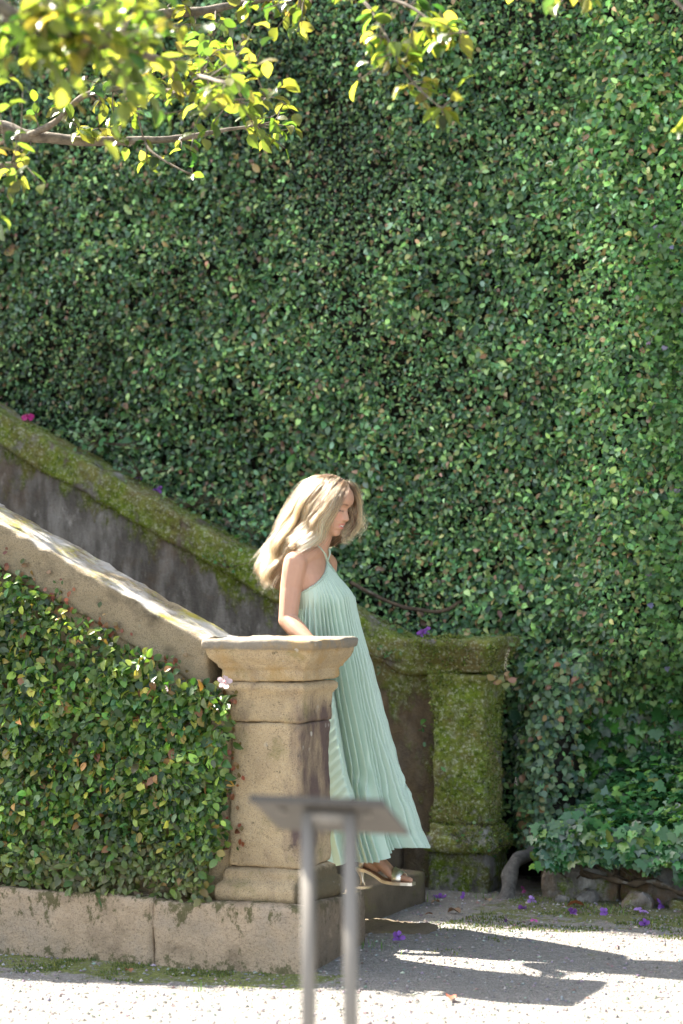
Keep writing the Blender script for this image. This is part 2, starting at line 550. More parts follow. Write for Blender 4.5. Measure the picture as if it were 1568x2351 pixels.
def leaf_cloud(P, B, A, Nn, L, Wd, C, shape):
    T, F = shape
    tf = tri_faces(F)
    n, k = len(P), len(T)
    curl = rng.uniform(.3, 2.2, (n, 1))
    V = P[:, None, :] + L[:, None, None] * (T[None, :, 0:1] * (B * Wd[:, None])[:, None, :] + T[None, :, 1:2] * A[:, None, :]
                                           + (T[None, :, 2:3] * curl[:, None, :]) * Nn[:, None, :])
    FF = (tf[None] + (np.arange(n) * k)[:, None, None]).reshape(-1, 3)
    CC = np.repeat(C, k, axis=0)
    return V.reshape(-1, 3), FF, CC


_variants = {}


def leaf_objects(plant, P, B, A, Nn, L, Wd, C, shape, mat, name='leaf', nvar=40):
    """the leaves that show largest, one object each, sharing a few meshes"""
    base = np.array(plant.location)
    T, F = shape
    nvar = min(nvar, len(P))
    order = np.argsort(C.sum(1))
    picks = [order[int((i + .5) / nvar * len(order))] for i in range(nvar)]
    mes = []
    for i in picks:
        w = Wd[i]; cu = rng.uniform(.3, 2.0)
        V = T * np.array([w, 1, cu])
        mes.append(mesh_from(name, V, F, mat, True, np.repeat(C[i][None], len(T), 0)))
    rank = np.empty(len(order), int); rank[order] = np.arange(len(order))
    for i in range(len(P)):
        o = bpy.data.objects.new(name, mes[min(nvar - 1, int(rank[i] / len(order) * nvar))])
        m = Matrix.Identity(4)
        for r_ in range(3):
            m[r_][0], m[r_][1], m[r_][2] = B[i][r_] * L[i], A[i][r_] * L[i], Nn[i][r_] * L[i]
            m[r_][3] = P[i][r_] - base[r_]
        COL.objects.link(o)
        o.parent = plant
        o.matrix_local = m


def palette(n, cols, wts, jit=.22, r=rng):
    cols = np.array(cols, float)
    k = r.choice(len(cols), n, p=np.array(wts) / sum(wts))
    c = cols[k] * np.exp(jit * r.normal(size=(n, 1))) * np.exp(.10 * r.normal(size=(n, 3)))
    return np.clip(c, 0, 1)


def nz(P, f, s=0.0):
    return np.array([noise.noise(Vector((p[0] * f + s, p[1] * f + s * 2, p[2] * f - s))) for p in P])


def plant(root, P, out_dir, L, Wd, C, shape, mat, front, n_single=300, **kw):
    """front: how far each leaf stands out; the most prominent n_single become objects, the rest one foliage mesh"""
    n = len(P)
    B, A, Nn = leaf_frames(None, n, out_dir, **kw)
    order = np.argsort(-front)
    big, rest = order[:n_single], order[n_single:]
    if len(big): leaf_objects(root, P[big], B[big], A[big], Nn[big], L[big], Wd[big], C[big], shape, mat)
    V, F, CC = leaf_cloud(P[rest], B[rest], A[rest], Nn[rest], L[rest], Wd[rest], C[rest], shape)
    return add('foliage', V, F, mat, root, True, CC, kind='stuff')


def shoots(n_sh, pick, per=7, step=.021):
    """leafy runners: leaves set alternately along short wandering shoots; pick() gives a start (x, z)"""
    X, Z, DX, DZ, U = [], [], [], [], []
    for _ in range(n_sh):
        x, z = pick(); a = random.gauss(-math.pi / 2, .85); st = step * random.uniform(.75, 1.3)
        for k in range(per):
            side = (-1) ** k
            X.append(x); Z.append(z); U.append(k / per)
            b = a + side * random.uniform(.45, 1.0)
            DX.append(math.cos(b)); DZ.append(math.sin(b))
            x += st * math.cos(a); z += st * math.sin(a); a += random.gauss(0, .16)
    return (np.array(q) for q in (X, Z, DX, DZ, U))


# ------------------------------------------------------------------ ground
def gz(x, y):
    return (.018 * noise.noise(Vector((x * .9, y * .9, 3.1))) + .008 * noise.noise(Vector((x * 4, y * 4, 1.7)))
            + .05 * math.exp(-((x - .9) ** 2 / 1.6 + (y - .6) ** 2 / .35)))


def axis(lo, hi, a, b, fine):
    return np.concatenate([np.linspace(lo, a, 14)[:-1], np.linspace(a, b, int((b - a) / fine) + 1), np.linspace(b, hi, 14)[1:]])


xs, ys = axis(-90, 90, -3.0, 5.0, .05), axis(-90, 90, -4.0, 3.0, .05)
gv = [(x, y, gz(x, y) if -4 < x < 6 and -5 < y < 4 else 0.0) for y in ys for x in xs]
nx = len(xs)
gf = np.array([(j * nx + i, j * nx + i + 1, (j + 1) * nx + i + 1, (j + 1) * nx + i) for j in range(len(ys) - 1) for i in range(nx - 1)])
add('ground', np.array(gv), gf, MAT['ground'], kind='structure')

# ------------------------------------------------------------------ staircase between the two parapets
SL = .51
stairs = thing('staircase', (-.1, 1.3, 0), 'worn granite steps climbing to the left between the two parapets', 'stairs')
for k in range(18):
    xf = -.09 - .31 * k
    zt = .158 * (k + 1)
    y0_, y1_ = (.20, 2.42) if k else (.14, 1.92)
    v, f = bar_x(xf, xf - .36, lambda x: zt - .22, lambda x: zt, y0_, y1_, .05, .03, 26)
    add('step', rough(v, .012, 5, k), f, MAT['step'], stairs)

# ------------------------------------------------------------------ front parapet: wall, coping, base course
def rail_top(x): return 1.36 + SL * max(0.0, -.30 - x)
pf = thing('stair_parapet', (-1.5, 0, 0), 'creeper clad stair wall with a sunlit lichened sloping coping, in front of the steps', 'stair wall')
v, f = bar_x(-6.6, -.165, lambda x: .2, lambda x: rail_top(x) - .19, -.14, .14, .12, .01, 8)
add('wall_body', v, f, MAT['wall'], pf)
cuts = [-.262, -1.42, -2.5, -3.7, -5.0, -6.6]
for i, (a, b) in enumerate(zip(cuts, cuts[1:])):
    v, f = bar_x(a, b + .008, lambda x: rail_top(x) - .205, rail_top, -.165, .155, .022, .018, 12)
    add('coping_stone', rough(rough(v, .010, 6, i + 3), .006, 17, i), f, MAT['top'], pf)
for i, (a, b, y) in enumerate(((.235, -.45, -.285), (-.458, -1.95, -.292), (-1.96, -3.4, -.285), (-3.41, -5.0, -.29), (-5.01, -6.6, -.285))):
    v, f = bar_x(a, b, lambda x: -.1, lambda x: .272 + .01 * i, y, .36 if i == 0 else .13, .028, .022, 16)
    add('base_stone', rough(v, .012, 5.5, i + 11), f, MAT['base'], pf)

# ------------------------------------------------------------------ pillars
def pillar(cx, cy, z, label, mats, s, amp, rnd):
    t = thing('stone_pillar', (cx, cy, 0), label, 'pillar', 'pillars at the foot of the stair')
    out = []
    for name, prof, mat in (
        ('plinth', [(z(-.1) if s else .262,   .192 if s else .0), (z(.272), .185)], mats[2]) if s else (None, None, None),
        ('base_moulding', [(z(.268), .196), (z(.275), .208), (z(.30), .214), (z(.335), .208), (z(.352), .19), (z(.358), .182), (z(.40), .178), (z(.412), .166)], mats[0]),
        ('shaft', [(z(.412), .166), (z(.70), .161), (z(1.04 if s else 1.012), .159)], mats[0]),
        ('neck_moulding', [(z(1.014), .164), (z(1.10), .167), (z(1.125), .171), (z(1.14), .180), (z(1.15), .187), (z(1.168), .188), (z(1.180), .180)], mats[0]),
        ('capital', [(z(1.184), .186), (z(1.228), .187), (z(1.236), .192), (z(1.24), .199), (z(1.252), .203), (z(1.262), .212), (z(1.28), .228), (z(1.30), .238), (z(1.316), .241), (z(1.32), .249),
                     (z(1.332), .253), (z(1.36), .254)], mats[1])):
        if not name: continue
        v, f = square_loft(prof, cx, cy, rnd, 16, .014)
        if s: v = [Vector((cx + (p.x - cx) * .88, cy + (p.y - cy) * .88, p.z)) for p in v]
        out.append(add(name, rough(rough(v, amp, 7, cx + cy + len(name)), amp * .55, 19, len(name)), f, mat, t))
    return t


pil = pillar(0, 0, lambda z: z, 'tan granite pillar with a dark side stain and moulded cap, at the end of the near parapet', (MAT['tan'], MAT['cap'], MAT['base']), False, .006, .014)
mp = pillar(-.075, 2.50, lambda z: z * 1.005 - .075 if z > 0 else z, 'moss covered green pillar beside the ivy at the foot of the far parapet', (MAT['mossp'], MAT['mossc'], MAT['mossb']), True, .013, .03)

# ------------------------------------------------------------------ far parapet
def mrail(x): return 1.285 + SL * max(0.0, -.42 - x)
pm = thing('stair_parapet', (-1.5, 2.54, 0), 'dark stained stair wall with a moss grown sloping coping, behind the woman', 'stair wall')
v, f = bar_x(-7.6, -.19, lambda x: -.1, lambda x: mrail(x) - .16, 2.445, 2.66, .07, .01, 26)
add('wall_body', rough(v, .012, 5, 4), f, MAT['mossw'], pm)
cuts = [-.255, -1.7, -3.1, -4.6, -7.6]
for i, (a, b) in enumerate(zip(cuts, cuts[1:])):
    v, f = bar_x(a, b + .006, lambda x: mrail(x) - .185, mrail, 2.415, 2.70, .022, .03, 12)
    add('coping_stone', rough(v, .016, 6, i + 23), f, MAT['mossc'], pm)

# ------------------------------------------------------------------ the tall wall and its creeper
WY = 3.05
gw = thing('garden_wall', (0, WY + .25, 0), 'tall retaining wall hidden behind the dense creeper', 'wall')
v, f = box(-11, 9, WY + .02, WY + .5, -.2, 9.4)
add('wall_body', v, f, MAT['soil'], gw)


def sstep(v, a, b):
    t = min(1.0, max(0.0, (v - a) / (b - a))); return t * t * (3 - 2 * t)


def wall_relief(x, z):
    return .30 * sstep(z, .98, 1.30) * sstep(x, .30, .70) * (1 - .35 * sstep(z, 1.6, 3.0)) + .07 * noise.noise(Vector((x * 1.1, z * 1.1, 5.0))) + .045 * noise.noise(Vector((x * 3.1, z * 3.1, 9.0)))


v, f = bar_x(6.0, .72, lambda x: 1.24 + .03 * math.sin(x * 4), lambda x: 2.4, WY - .10, WY + .1, .12, .08, 14)
add('wall_bulge', rough(v, .02, 3, 5), f, MAT['soil'], gw)
vy = thing('climbing_fig', (0, WY, 0), 'dense small leaved creeper covering the whole tall wall behind the stair', 'creeper')
def wall_pts(n, x0, x1, z0, z1):
    x, z = rng.uniform(x0, x1, n), rng.uniform(z0, z1, n)
    lay = rng.beta(1.6, 1.6, n)                                     # 0 deep, 1 outermost
    y = np.array([WY - .09 - wall_relief(a, b) for a, b in zip(x, z)]) - .10 * lay + .03
    return np.stack([x, y, z], 1), lay
Pa, la = wall_pts(78000, -4.3, 2.2, .2, 5.4)
Pb, lb = wall_pts(20000, -8.5, 6.5, 0, 9.5)
sx, sz, dx, dz, su = shoots(14500, lambda: (random.uniform(-4.3, 2.2), random.uniform(.3, 5.5)))
ls = .70 + .35 * su + rng.normal(size=len(sx)) * .06
Ps = np.stack([sx, [WY - .06 - wall_relief(a, b) for a, b in zip(sx, sz)] - .10 * ls, sz], 1)
Pw, lw = np.concatenate([Pa, Pb, Ps]), np.concatenate([la, lb, ls])
n = len(Pw)
bias = np.concatenate([np.array([0, 0, -.8]) + .8 * rng.normal(size=(len(Pa) + len(Pb), 3)), np.stack([dx, -.25 + 0 * dx, dz], 1)])
cols = [(.022, .072, .026), (.048, .135, .042), (.10, .215, .055), (.20, .345, .085), (.20, .115, .06), (.22, .19, .06), (.12, .21, .12)]
C = palette(n, cols, [27, 32, 23, 11, 4, 5, 7], .42)
g = nz(Pw, .9, 4); g2 = nz(Pw, 2.7, 11)
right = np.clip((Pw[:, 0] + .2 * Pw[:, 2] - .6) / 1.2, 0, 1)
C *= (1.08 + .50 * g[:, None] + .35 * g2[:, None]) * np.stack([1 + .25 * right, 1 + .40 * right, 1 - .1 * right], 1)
L = rng.uniform(.026, .044, n) * (1 + .45 * nz(Pw, 1.6, 21)); Wd = rng.uniform(.46, .74, n)
L[len(Pa):len(Pa) + len(Pb)] *= 1.7
vis = lw - 10.0 * ((Pw[:, 0] < -3.2) | (Pw[:, 0] > .9) | (Pw[:, 2] > 4.6) | (Pw[:, 2] < 1.3))
C = .96 * C + .30 * C.mean(1, keepdims=True) * np.array([1.06, 1.0, .98])
plant(vy, Pw, np.array([0, -1, 0]), L, Wd, np.clip(C, .005, 1), OVATE, MAT['ivy'], vis + L * 12, up=.35, spread=.5, bias=bias)
sv, sf = [], []
for k in range(46):                                                  # woody stems under the leaves
    x = random.uniform(-4, 2.2); z = random.uniform(.8, 4.6)
    pts = [Vector((x, WY - .03 - wall_relief(x, z), z))]
    a = random.uniform(.6, 2.5)
    for i in range(7):
        x += .13 * math.cos(a); z += .13 * math.sin(a); a += random.uniform(-.5, .5)
        pts.append(Vector((x, WY - .06 - wall_relief(x, z), z)))
    q = sweep(pts, [.006] * 8, 5)
    sv, sf = join((sv, sf), q)
add('stem', sv, sf, MAT['stem'], vy, kind='stuff')
v, f = sweep(smooth_line([pY(805, 1338, 2.84), pY(850, 1362, 2.83), pY(900, 1385, 2.84), pY(945, 1398, 2.83), pY(1010, 1404, 2.86), pY(1060, 1380, 2.9)], 24), [.011] * 24, 7)
add('woody_stem', rough(v, .006, 14, 3), f, MAT['stem'], vy)

# ------------------------------------------------------------------ creeper on the near parapet
pc = thing('climbing_fig', (-1.3, -.15, .27), 'yellower green leafy creeper covering the near parapet left of the tan pillar', 'creeper')
def front_pts(n):
    out = []
    while len(out) < n:
        x = random.uniform(-3.2, -.13); top = rail_top(x) - .21 + .05 * noise.noise(Vector((x * 6, 2, 0))) + .03 * noise.noise(Vector((x * 15, 4, 0)))
        z = random.uniform(.265, top + .02)
        if x > -.23 and z < .44: continue
        if x > -.165 and abs(noise.noise(Vector((x * 9, z * 9, 1)))) < .28: continue
        if x > -.9 and z > top - .02 and random.random() < .5: continue
        lay = random.betavariate(1.6, 1.5)
        bulge = .045 * noise.noise(Vector((x * 2.6, z * 2.6, 2))) + .03 * noise.noise(Vector((x * 7, z * 7, 2)))
        taper = min(1.0, (top + .03 - z) / .12)
        y = -.165 - (.03 + .085 * lay + bulge) * max(.25, taper)
        out.append((x, min(y, -.168), z, lay))
    a = np.array(out); return a[:, :3], a[:, 3]
Pf, lf = front_pts(11500)
def pick_front():
    x = random.uniform(-3.1, -.20)
    return x, random.uniform(.40, rail_top(x) - .16)
sx, sz, dx, dz, su = shoots(1450, pick_front, 7, .021)
ok = (sz > .26) & (sx < -.13) & ((sx < -.23) | (sz > .46)) & (sz < np.array([rail_top(a) for a in sx]) - .17)
sx, sz, dx, dz, su = sx[ok], sz[ok], dx[ok], dz[ok], su[ok]
bl = np.array([.045 * noise.noise(Vector((a * 2.6, b * 2.6, 2))) + .03 * noise.noise(Vector((a * 7, b * 7, 2))) for a, b in zip(sx, sz)])
Ps = np.stack([sx, np.minimum(-.19, -.165 - (.080 + .03 * su + bl)), sz], 1)
bias = np.concatenate([np.array([0, 0, -.8]) + .8 * rng.normal(size=(len(Pf), 3)), np.stack([dx, -.3 + 0 * dx, dz], 1)])
Pf, lf = np.concatenate([Pf, Ps]), np.concatenate([lf, .75 + .3 * su])
n = len(Pf)
C = palette(n, [(.026, .070, .018), (.075, .150, .028), (.165, .265, .048), (.32, .31, .06), (.30, .16, .055), (.13, .20, .085)], [27, 33, 25, 5.5, 2.5, 6], .40)  # yellower greens than the tall wall's creeper
C *= 1 + .6 * nz(Pf, 2.4, 5)[:, None]
low = .75 * np.clip((.56 - Pf[:, 2]) / .26, 0, 1) * np.clip((Pf[:, 0] + 2.3) / .6, 0, 1)       # dusty, half dry leaves along the foot
C = C * (1 - .65 * low[:, None]) + .65 * low[:, None] * palette(n, [(.27, .24, .145), (.17, .19, .085)], [1, 1], .3)
L = rng.uniform(.031, .050, n) * (1 + .35 * nz(Pf, 3.1, 21)); Wd = rng.uniform(.52, .78, n)
vis = lf - 10.0 * (Pf[:, 0] < -1.35)
plant(pc, Pf, np.array([0, -1, 0]), L, Wd, np.clip(C, .005, 1), OVATE, MAT['fig'], vis + 9 * L, up=.35, spread=.52, bias=bias)
rx_ = rng.uniform(-1.35, -.32, 90); rz_ = np.array([rail_top(a) for a in rx_]) - .205 + rng.beta(1.2, 3.0, 90) * .14
rp_ = np.stack([rx_, np.full(90, -.176), rz_], 1)
rx2 = rng.uniform(-.20, -.09, 50); rz2 = rng.uniform(.45, 1.14, 50)
rp_ = np.concatenate([rp_, np.stack([rx2, np.full(50, -.176) - .012 * (rz2 > 1.0), rz2], 1)])
B, A, Nn = leaf_frames(None, 140, np.array([0, -1, 0]), up=.2, spread=.3, turn=1.2)
V, F, CC = leaf_cloud(rp_, B, A, Nn, rng.uniform(.016, .032, 140), rng.uniform(.6, .85, 140), palette(140, [(.26, .09, .05), (.2, .13, .05), (.09, .14, .04)], [4, 2, 2], .25), OVATE)
add('runner', V, F, MAT['fig'], pc, True, CC, kind='stuff')
sv, sf = [], []
for k in range(26):
    x = random.uniform(-1.4, -.2); z = random.uniform(.3, .9); a = random.uniform(.9, 2.4)
    pts = [Vector((x, -.19, z))]
    for i in range(7):
        x = min(x + .07 * math.cos(a), -.17); z = min(z + .07 * math.sin(a), rail_top(x) - .22); a += random.uniform(-.5, .5)
        pts.append(Vector((x, -.20 - .02 * math.sin(i), z)))
    sv, sf = join((sv, sf), sweep(pts, [.004] * 8, 5))
add('stem', sv, sf, MAT['stem'], pc, kind='stuff')

# ------------------------------------------------------------------ planter, ivy mound and leafy wall shoulder on the right
pl = thing('stone_planter', (1.2, 2.5, 0), 'low rubble stone planter edge overhung by ivy, right of the mossy pillar', 'planter')
xx = .40
i = 0
while xx < 3.0:
    w = random.uniform(.24, .46)
    h = random.uniform(.16, .22)
    v, f = bar_x(xx + w, xx + .012, lambda x: -.05, lambda x: h, 2.26 + random.uniform(-.02, .02), 2.62, .03, .05, 10)
    add('rubble_stone', rough(v, .022, 6, i + 40), f, MAT['rub'], pl)
    xx += w + .01; i += 1
for k, (x, y, w) in enumerate(((.93, 2.16, .07), (1.12, 2.2, .05), (.66, 2.2, .055), (1.35, 2.17, .06), (.56, 2.12, .03))):
    v, f = square_loft([(gz(x, y) - .03, w * .8), (gz(x, y) + w * .4, w), (gz(x, y) + w, w * .6)], x, y, w * .5, 4, .02)
    add('rubble_stone', rough(v, .02, 9, k + 60), f, MAT['rub'], pl)
v, f = bar_x(3.2, .52, lambda x: -.05, lambda x: .30, 2.45, WY, .12, .05, 8)
add('soil', rough(v, .03, 3, 2), f, MAT['soil'], pl)

mi = thing('ivy', (1.3, 2.4, .2), 'glossy lobed ivy mounded in the planter and trailing over its edge', 'ivy')
out = []
while len(out) < 5600:
    x = random.uniform(.41, 2.6); u = random.random()
    dxl = min(1.0, (x - .36) / .35)
    edge = .06 * noise.noise(Vector((x * 4, 0, 7)))
    if u < .55:                                                      # top of the mound, rising to the wall
        y = random.uniform(2.2, 2.85); z = .32 + (y - 2.2) * (.35 + .55 * min(1, max(0, x - .45))) * dxl + .05 * noise.noise(Vector((x * 3, y * 3, 1))) + random.uniform(-.05, .05)
        o_ = (0, -.35, .9)
    else:                                                            # trailing front
        z = random.uniform(.17 + edge, .38); y = 2.20 - .05 * noise.noise(Vector((x * 5, z * 5, 3))) - random.uniform(0, .09) * (1 if z > .2 else .6)
        if z < .22 and noise.noise(Vector((x * 6, z * 3, 8))) < .05: continue
        o_ = (0, -1, .3)
    out.append((x, y, z, *o_))
a = np.array(out)
C = palette(len(a), [(.026, .095, .034), (.055, .175, .052), (.11, .26, .085), (.20, .36, .08), (.14, .23, .16)], [22, 32, 24, 10, 12], .26)
L = rng.uniform(.036, .074, len(a)); Wd = rng.uniform(.8, 1.1, len(a))
vis = L * 10 - 10.0 * (a[:, 0] > 1.35) - .4 * (a[:, 1] > 2.5)
plant(mi, a[:, :3], a[:, 3:], L, Wd, C, IVY, MAT['bigivy'], vis, up=.25, spread=.45)
sv, sf = [], []
for k in range(24):
    x = random.uniform(.45, 1.5); pts = []
    for i in range(8):
        pts.append(Vector((x, 2.22 - .05 * math.sin(i * .45) + (.2 if i == 0 else 0), .36 - .035 * i))); x += random.uniform(-.05, .06)
    sv, sf = join((sv, sf), sweep(pts, [.0045] * 8, 5))
add('stem', sv, sf, MAT['stem'], mi, kind='stuff')

sh = thing('climbing_fig', (.55, 2.7, .2), 'rounded column of small blue green leaves on the wall corner beside the mossy pillar', 'creeper')
# solid core of the shoulder: an upright half-round buttress under the leaves
BC = pY(1268, 1800, 2.80)
zt_ = [.20, .45, .70, .95, 1.10, 1.20]; ra_ = [.17, .15, .145, .17, .20, .16]; rb_ = [.30, .27, .25, .24, .22, .14]; ox_ = [.02, -.01, -.01, .03, .09, .14]
v, f = rings_mesh([[Vector((BC.x + o_ + a_ * .85 * math.cos(w), BC.y + .1 + b_ * math.sin(w), z)) for w in np.linspace(0, 2 * math.pi, 25)[:-1]] for z, a_, b_, o_ in zip(zt_, ra_, rb_, ox_)])
add('buttress', v, f, MAT['soil'], sh)
out = []
while len(out) < 3800:
    z = random.uniform(.16, 1.22); w = random.uniform(math.pi * .9, math.pi * 2.0)
    a_, b_, o_ = (float(np.interp(z, zt_, q)) for q in (ra_, rb_, ox_))
    k = 1.0 + random.uniform(-.05, .22) + .16 * noise.noise(Vector((z * 5, w * 2, 1)))
    if w > math.pi * 1.62 and z < .9 and random.random() < .75: continue
    out.append((BC.x + o_ + a_ * k * math.cos(w), BC.y + .1 + b_ * k * math.sin(w), z, math.cos(w), math.sin(w), .1))
a = np.array(out)
C = palette(len(a), [(.07, .135, .085), (.13, .225, .12), (.20, .31, .14), (.28, .37, .15), (.26, .16, .09)], [26, 34, 22, 6, 5], .28)
L = rng.uniform(.030, .052, len(a)); Wd = rng.uniform(.66, .92, len(a))
plant(sh, a[:, :3], a[:, 3:], L, Wd, C, OVATE, MAT['ivy'], -a[:, 1] + L * 4, up=.3, spread=.5)

bi = thing('ivy', (1.15, 2.95, .3), 'larger ivy leaves darkened with alcove shade, climbing the wall above the planter', 'ivy')
out = []
while len(out) < 1900:
    x = random.uniform(.12, 2.4); z = random.uniform(.25, 1.55)
    lim = 1.02 + .2 * noise.noise(Vector((x * 2.2, 1, 4)))
    if x < .34: lim = 1.18
    if z > lim or (noise.noise(Vector((x * 3.5, z * 3.5, 6))) < -.16): continue
    y = WY - .10 - (wall_relief(x, z) if x < .34 else .04 * noise.noise(Vector((x * 3, z * 3, 2)))) - random.uniform(0, .09)
    if x < .34: y -= random.uniform(0.0, .12)
    out.append((x, y, z, 0, -1, 0))
a = np.array(out)
C = palette(len(a), [(.018, .062, .022), (.035, .12, .03), (.07, .19, .04), (.13, .27, .05)], [26, 30, 22, 10], .22)  # darker greens carry the shade of the alcove under the overhang
L = rng.uniform(.055, .095, len(a)); Wd = rng.uniform(.8, 1.1, len(a))
plant(bi, a[:, :3], a[:, 3:], L, Wd, C, IVY, MAT['bigivy'], L * 10 - 10.0 * (a[:, 0] > 1.3), up=.35, spread=.42, turn=.5)

# bright herb patch high on the right edge of the wall, and runners along the foot of the creeper
hb = thing('wall_herb', tuple(pY(1540, 780, 2.8)), 'bright light green herb patch high on the creeper wall at the right edge', 'weed')
out = []
while len(out) < 1700:
    px, py = random.gauss(1545, 55), random.uniform(480, 1620)
    lim = 1470 + 60 * noise.noise(Vector((py * .006, 2, 2))) + (45 if 900 < py < 1200 else 0)
    if px < lim: continue
    p = pY(px, py, WY - .24 - random.uniform(0, .06)); p = pY(px, py, p.y - (.30 * sstep(p.z, .98, 1.30) * sstep(p.x, .30, .70) * (1 - .35 * sstep(p.z, 1.6, 3.0))))
    out.append((*p, 0, -1, .2))
a = np.array(out)
C = palette(len(a), [(.05, .13, .04), (.085, .19, .05), (.14, .26, .07), (.20, .20, .30)], [30, 34, 20, 1.5], .2)
L = rng.uniform(.022, .042, len(a)); Wd = rng.uniform(.8, 1.2, len(a))
plant(hb, a[:, :3], a[:, 3:], L, Wd, C, IVY, MAT['weed'], L, n_single=200, up=.4, spread=.5)


def weed_clump(px, py, Y, n, size, label, hang=.1, cols=((.05, .14, .05), (.09, .20, .06), (.14, .24, .08)), spread=(.10, .05, .05), name='wall_weed', stem=True):
    c = pY(px, py, Y)
    t = thing(name, tuple(c), label, 'weed', 'weeds rooted in the mossy stonework')
    base = np.array(c)
    P = base + rng.normal(size=(n, 3)) * np.array(spread)
    B, A, Nn = leaf_frames(None, n, np.array([.1, -.7, .6]), up=.5, spread=.6, droop=hang, turn=.9)
    L = size * rng.uniform(.6, 1.25, n); Wd = rng.uniform(.55, .95, n)
    C = palette(n, cols, [1] * len(cols), .2)
    leaf_objects(t, P, B, A, Nn, L, Wd, C, OVATE, MAT['weed'], nvar=min(6, n))
    sv, sf = [], []
    for p in P[:: 2 if n > 12 else 1]:
        q = base + np.array([0, .02, -.03])
        sv, sf = join((sv, sf), sweep([q, (q + p) / 2 + rng.normal(size=3) * .008, p], [.0022, .0018, .0012], 4))
    add('stalk', sv, sf, MAT['stem'], t, kind='stuff')
    return t


weed_clump(1030, 1790, 2.36, 7, .045, 'single sprouting seedling with pale leaves in the middle of the mossy pillar', spread=(.03, .02, .05))
weed_clump(1105, 1890, 2.34, 6, .04, 'small seedling low on the mossy pillar just above its rounded base', spread=(.03, .015, .03))
weed_clump(985, 1675, 2.37, 7, .035, 'little weed in the joint on the left side of the mossy pillar', spread=(.03, .02, .04))
weed_clump(1085, 1940, 2.32, 16, .028, 'low weed cushion on the mossy pillar base moulding', spread=(.07, .02, .02))
weed_clump(1010, 1470, 2.42, 26, .032, 'leafy weeds on top of the mossy cap beside the purple flower', spread=(.07, .05, .02))
weed_clump(1095, 1466, 2.42, 26, .03, 'leafy weeds on top of the mossy cap towards its right end', spread=(.09, .05, .02))
weed_clump(880, 1500, 2.38, 20, .03, 'weed tuft on the mossy slope right of the green dress', spread=(.06, .02, .06))
weed_clump(895, 1425, 2.6, 24, .035, 'weed tuft on the coping edge right of the woman under the creeper', spread=(.07, .05, .03))
weed_clump(320, 1078, 2.60, 60, .035, 'bright weed tuft on the coping edge by the two purple petals', cols=((.12, .26, .11), (.19, .36, .15), (.08, .19, .08)), spread=(.12, .04, .05))
weed_clump(225, 1003, 2.60, 80, .04, 'large bright weed tuft on the upper mossy coping', cols=((.12, .26, .11), (.19, .36, .15), (.08, .19, .08)), spread=(.16, .04, .06))
weed_clump(440, 1150, 2.60, 60, .035, 'bright weed tuft on the coping halfway down to the woman', cols=((.12, .26, .11), (.19, .36, .15), (.08, .19, .08)), spread=(.15, .04, .05))
weed_clump(575, 1213, 2.60, 60, .036, 'bright weed tuft on the coping just behind the long hair', cols=((.12, .26, .11), (.19, .36, .15), (.08, .19, .08)), spread=(.10, .04, .05))
weed_clump(520, 1290, 2.37, 18, .025, 'sparse weed on the face of the mossy coping left of the hair', spread=(.12, .015, .03))
weed_clump(1150, 1930, 2.42, 14, .03, 'weed tuft in the corner between mossy pillar and root', spread=(.04, .03, .05))
# pennywort with a flower spike on the cap corner of the mossy pillar
c = pY(1158, 1560, 2.32)
t = thing('pennywort', tuple(c), 'yellowish pennywort with a tall flower spike at the right corner of the mossy cap', 'weed')
spk = [c, c + Vector((.01, -.01, .05)), c + Vector((.012, -.012, .10)), c + Vector((.03, -.01, .16))]
v, f = sweep(smooth_line(spk, 8), [.003] * 8, 5)
add('flower_stalk', v, f, MAT['stem'], t)
bv, bf = [], []
for k in range(26):
    u = .35 + .65 * k / 26
    q = Vector(smooth_line(spk, 50)[int(u * 49)]) + Vector(rng.normal(size=3)) * .003
    a = k * 2.4
    bv, bf = join((bv, bf), sweep([q, q + Vector((.008 * math.cos(a), .008 * math.sin(a), -.006))], [.003, .002], 5))
add('bell_flower', bv, bf, m_plain('pale bell flower', (.42, .40, .25), .6), t, kind='stuff')
P = np.array(c) + rng.normal(size=(9, 3)) * np.array([.03, .02, .02])
B, A, Nn = leaf_frames(None, 9, np.array([0, -1, .3]), spread=.4)
leaf_objects(t, P, B, A, Nn, rng.uniform(.03, .045, 9), np.full(9, 1.2), palette(9, [(.30, .27, .07), (.33, .2, .12), (.2, .24, .07)], [1, 1, 1], .1), OVATE, MAT['weed'], nvar=4)

# moss cushions: tiny tufts on the mossy masonry
def tufts(parent, P, N, size, seedcols):
    n = len(P)
    k = 3
    rep = np.repeat(P, k, 0); nn = np.repeat(N, k, 0)
    d = norm(nn + .9 * rng.normal(size=(n * k, 3)))
    s = norm(np.cross(d, rng.normal(size=(n * k, 3))))
    h = size * rng.uniform(.5, 1.3, (n * k, 1))
    V = np.stack([rep - s * h * .3, rep + s * h * .3, rep + d * h], 1).reshape(-1, 3)
    F = np.arange(n * k * 3).reshape(-1, 3)
    C = np.repeat(palette(n * k, seedcols, [1] * len(seedcols), .3), 3, 0)
    return add('moss', V, F, MAT['moss'], parent, False, C, kind='stuff')


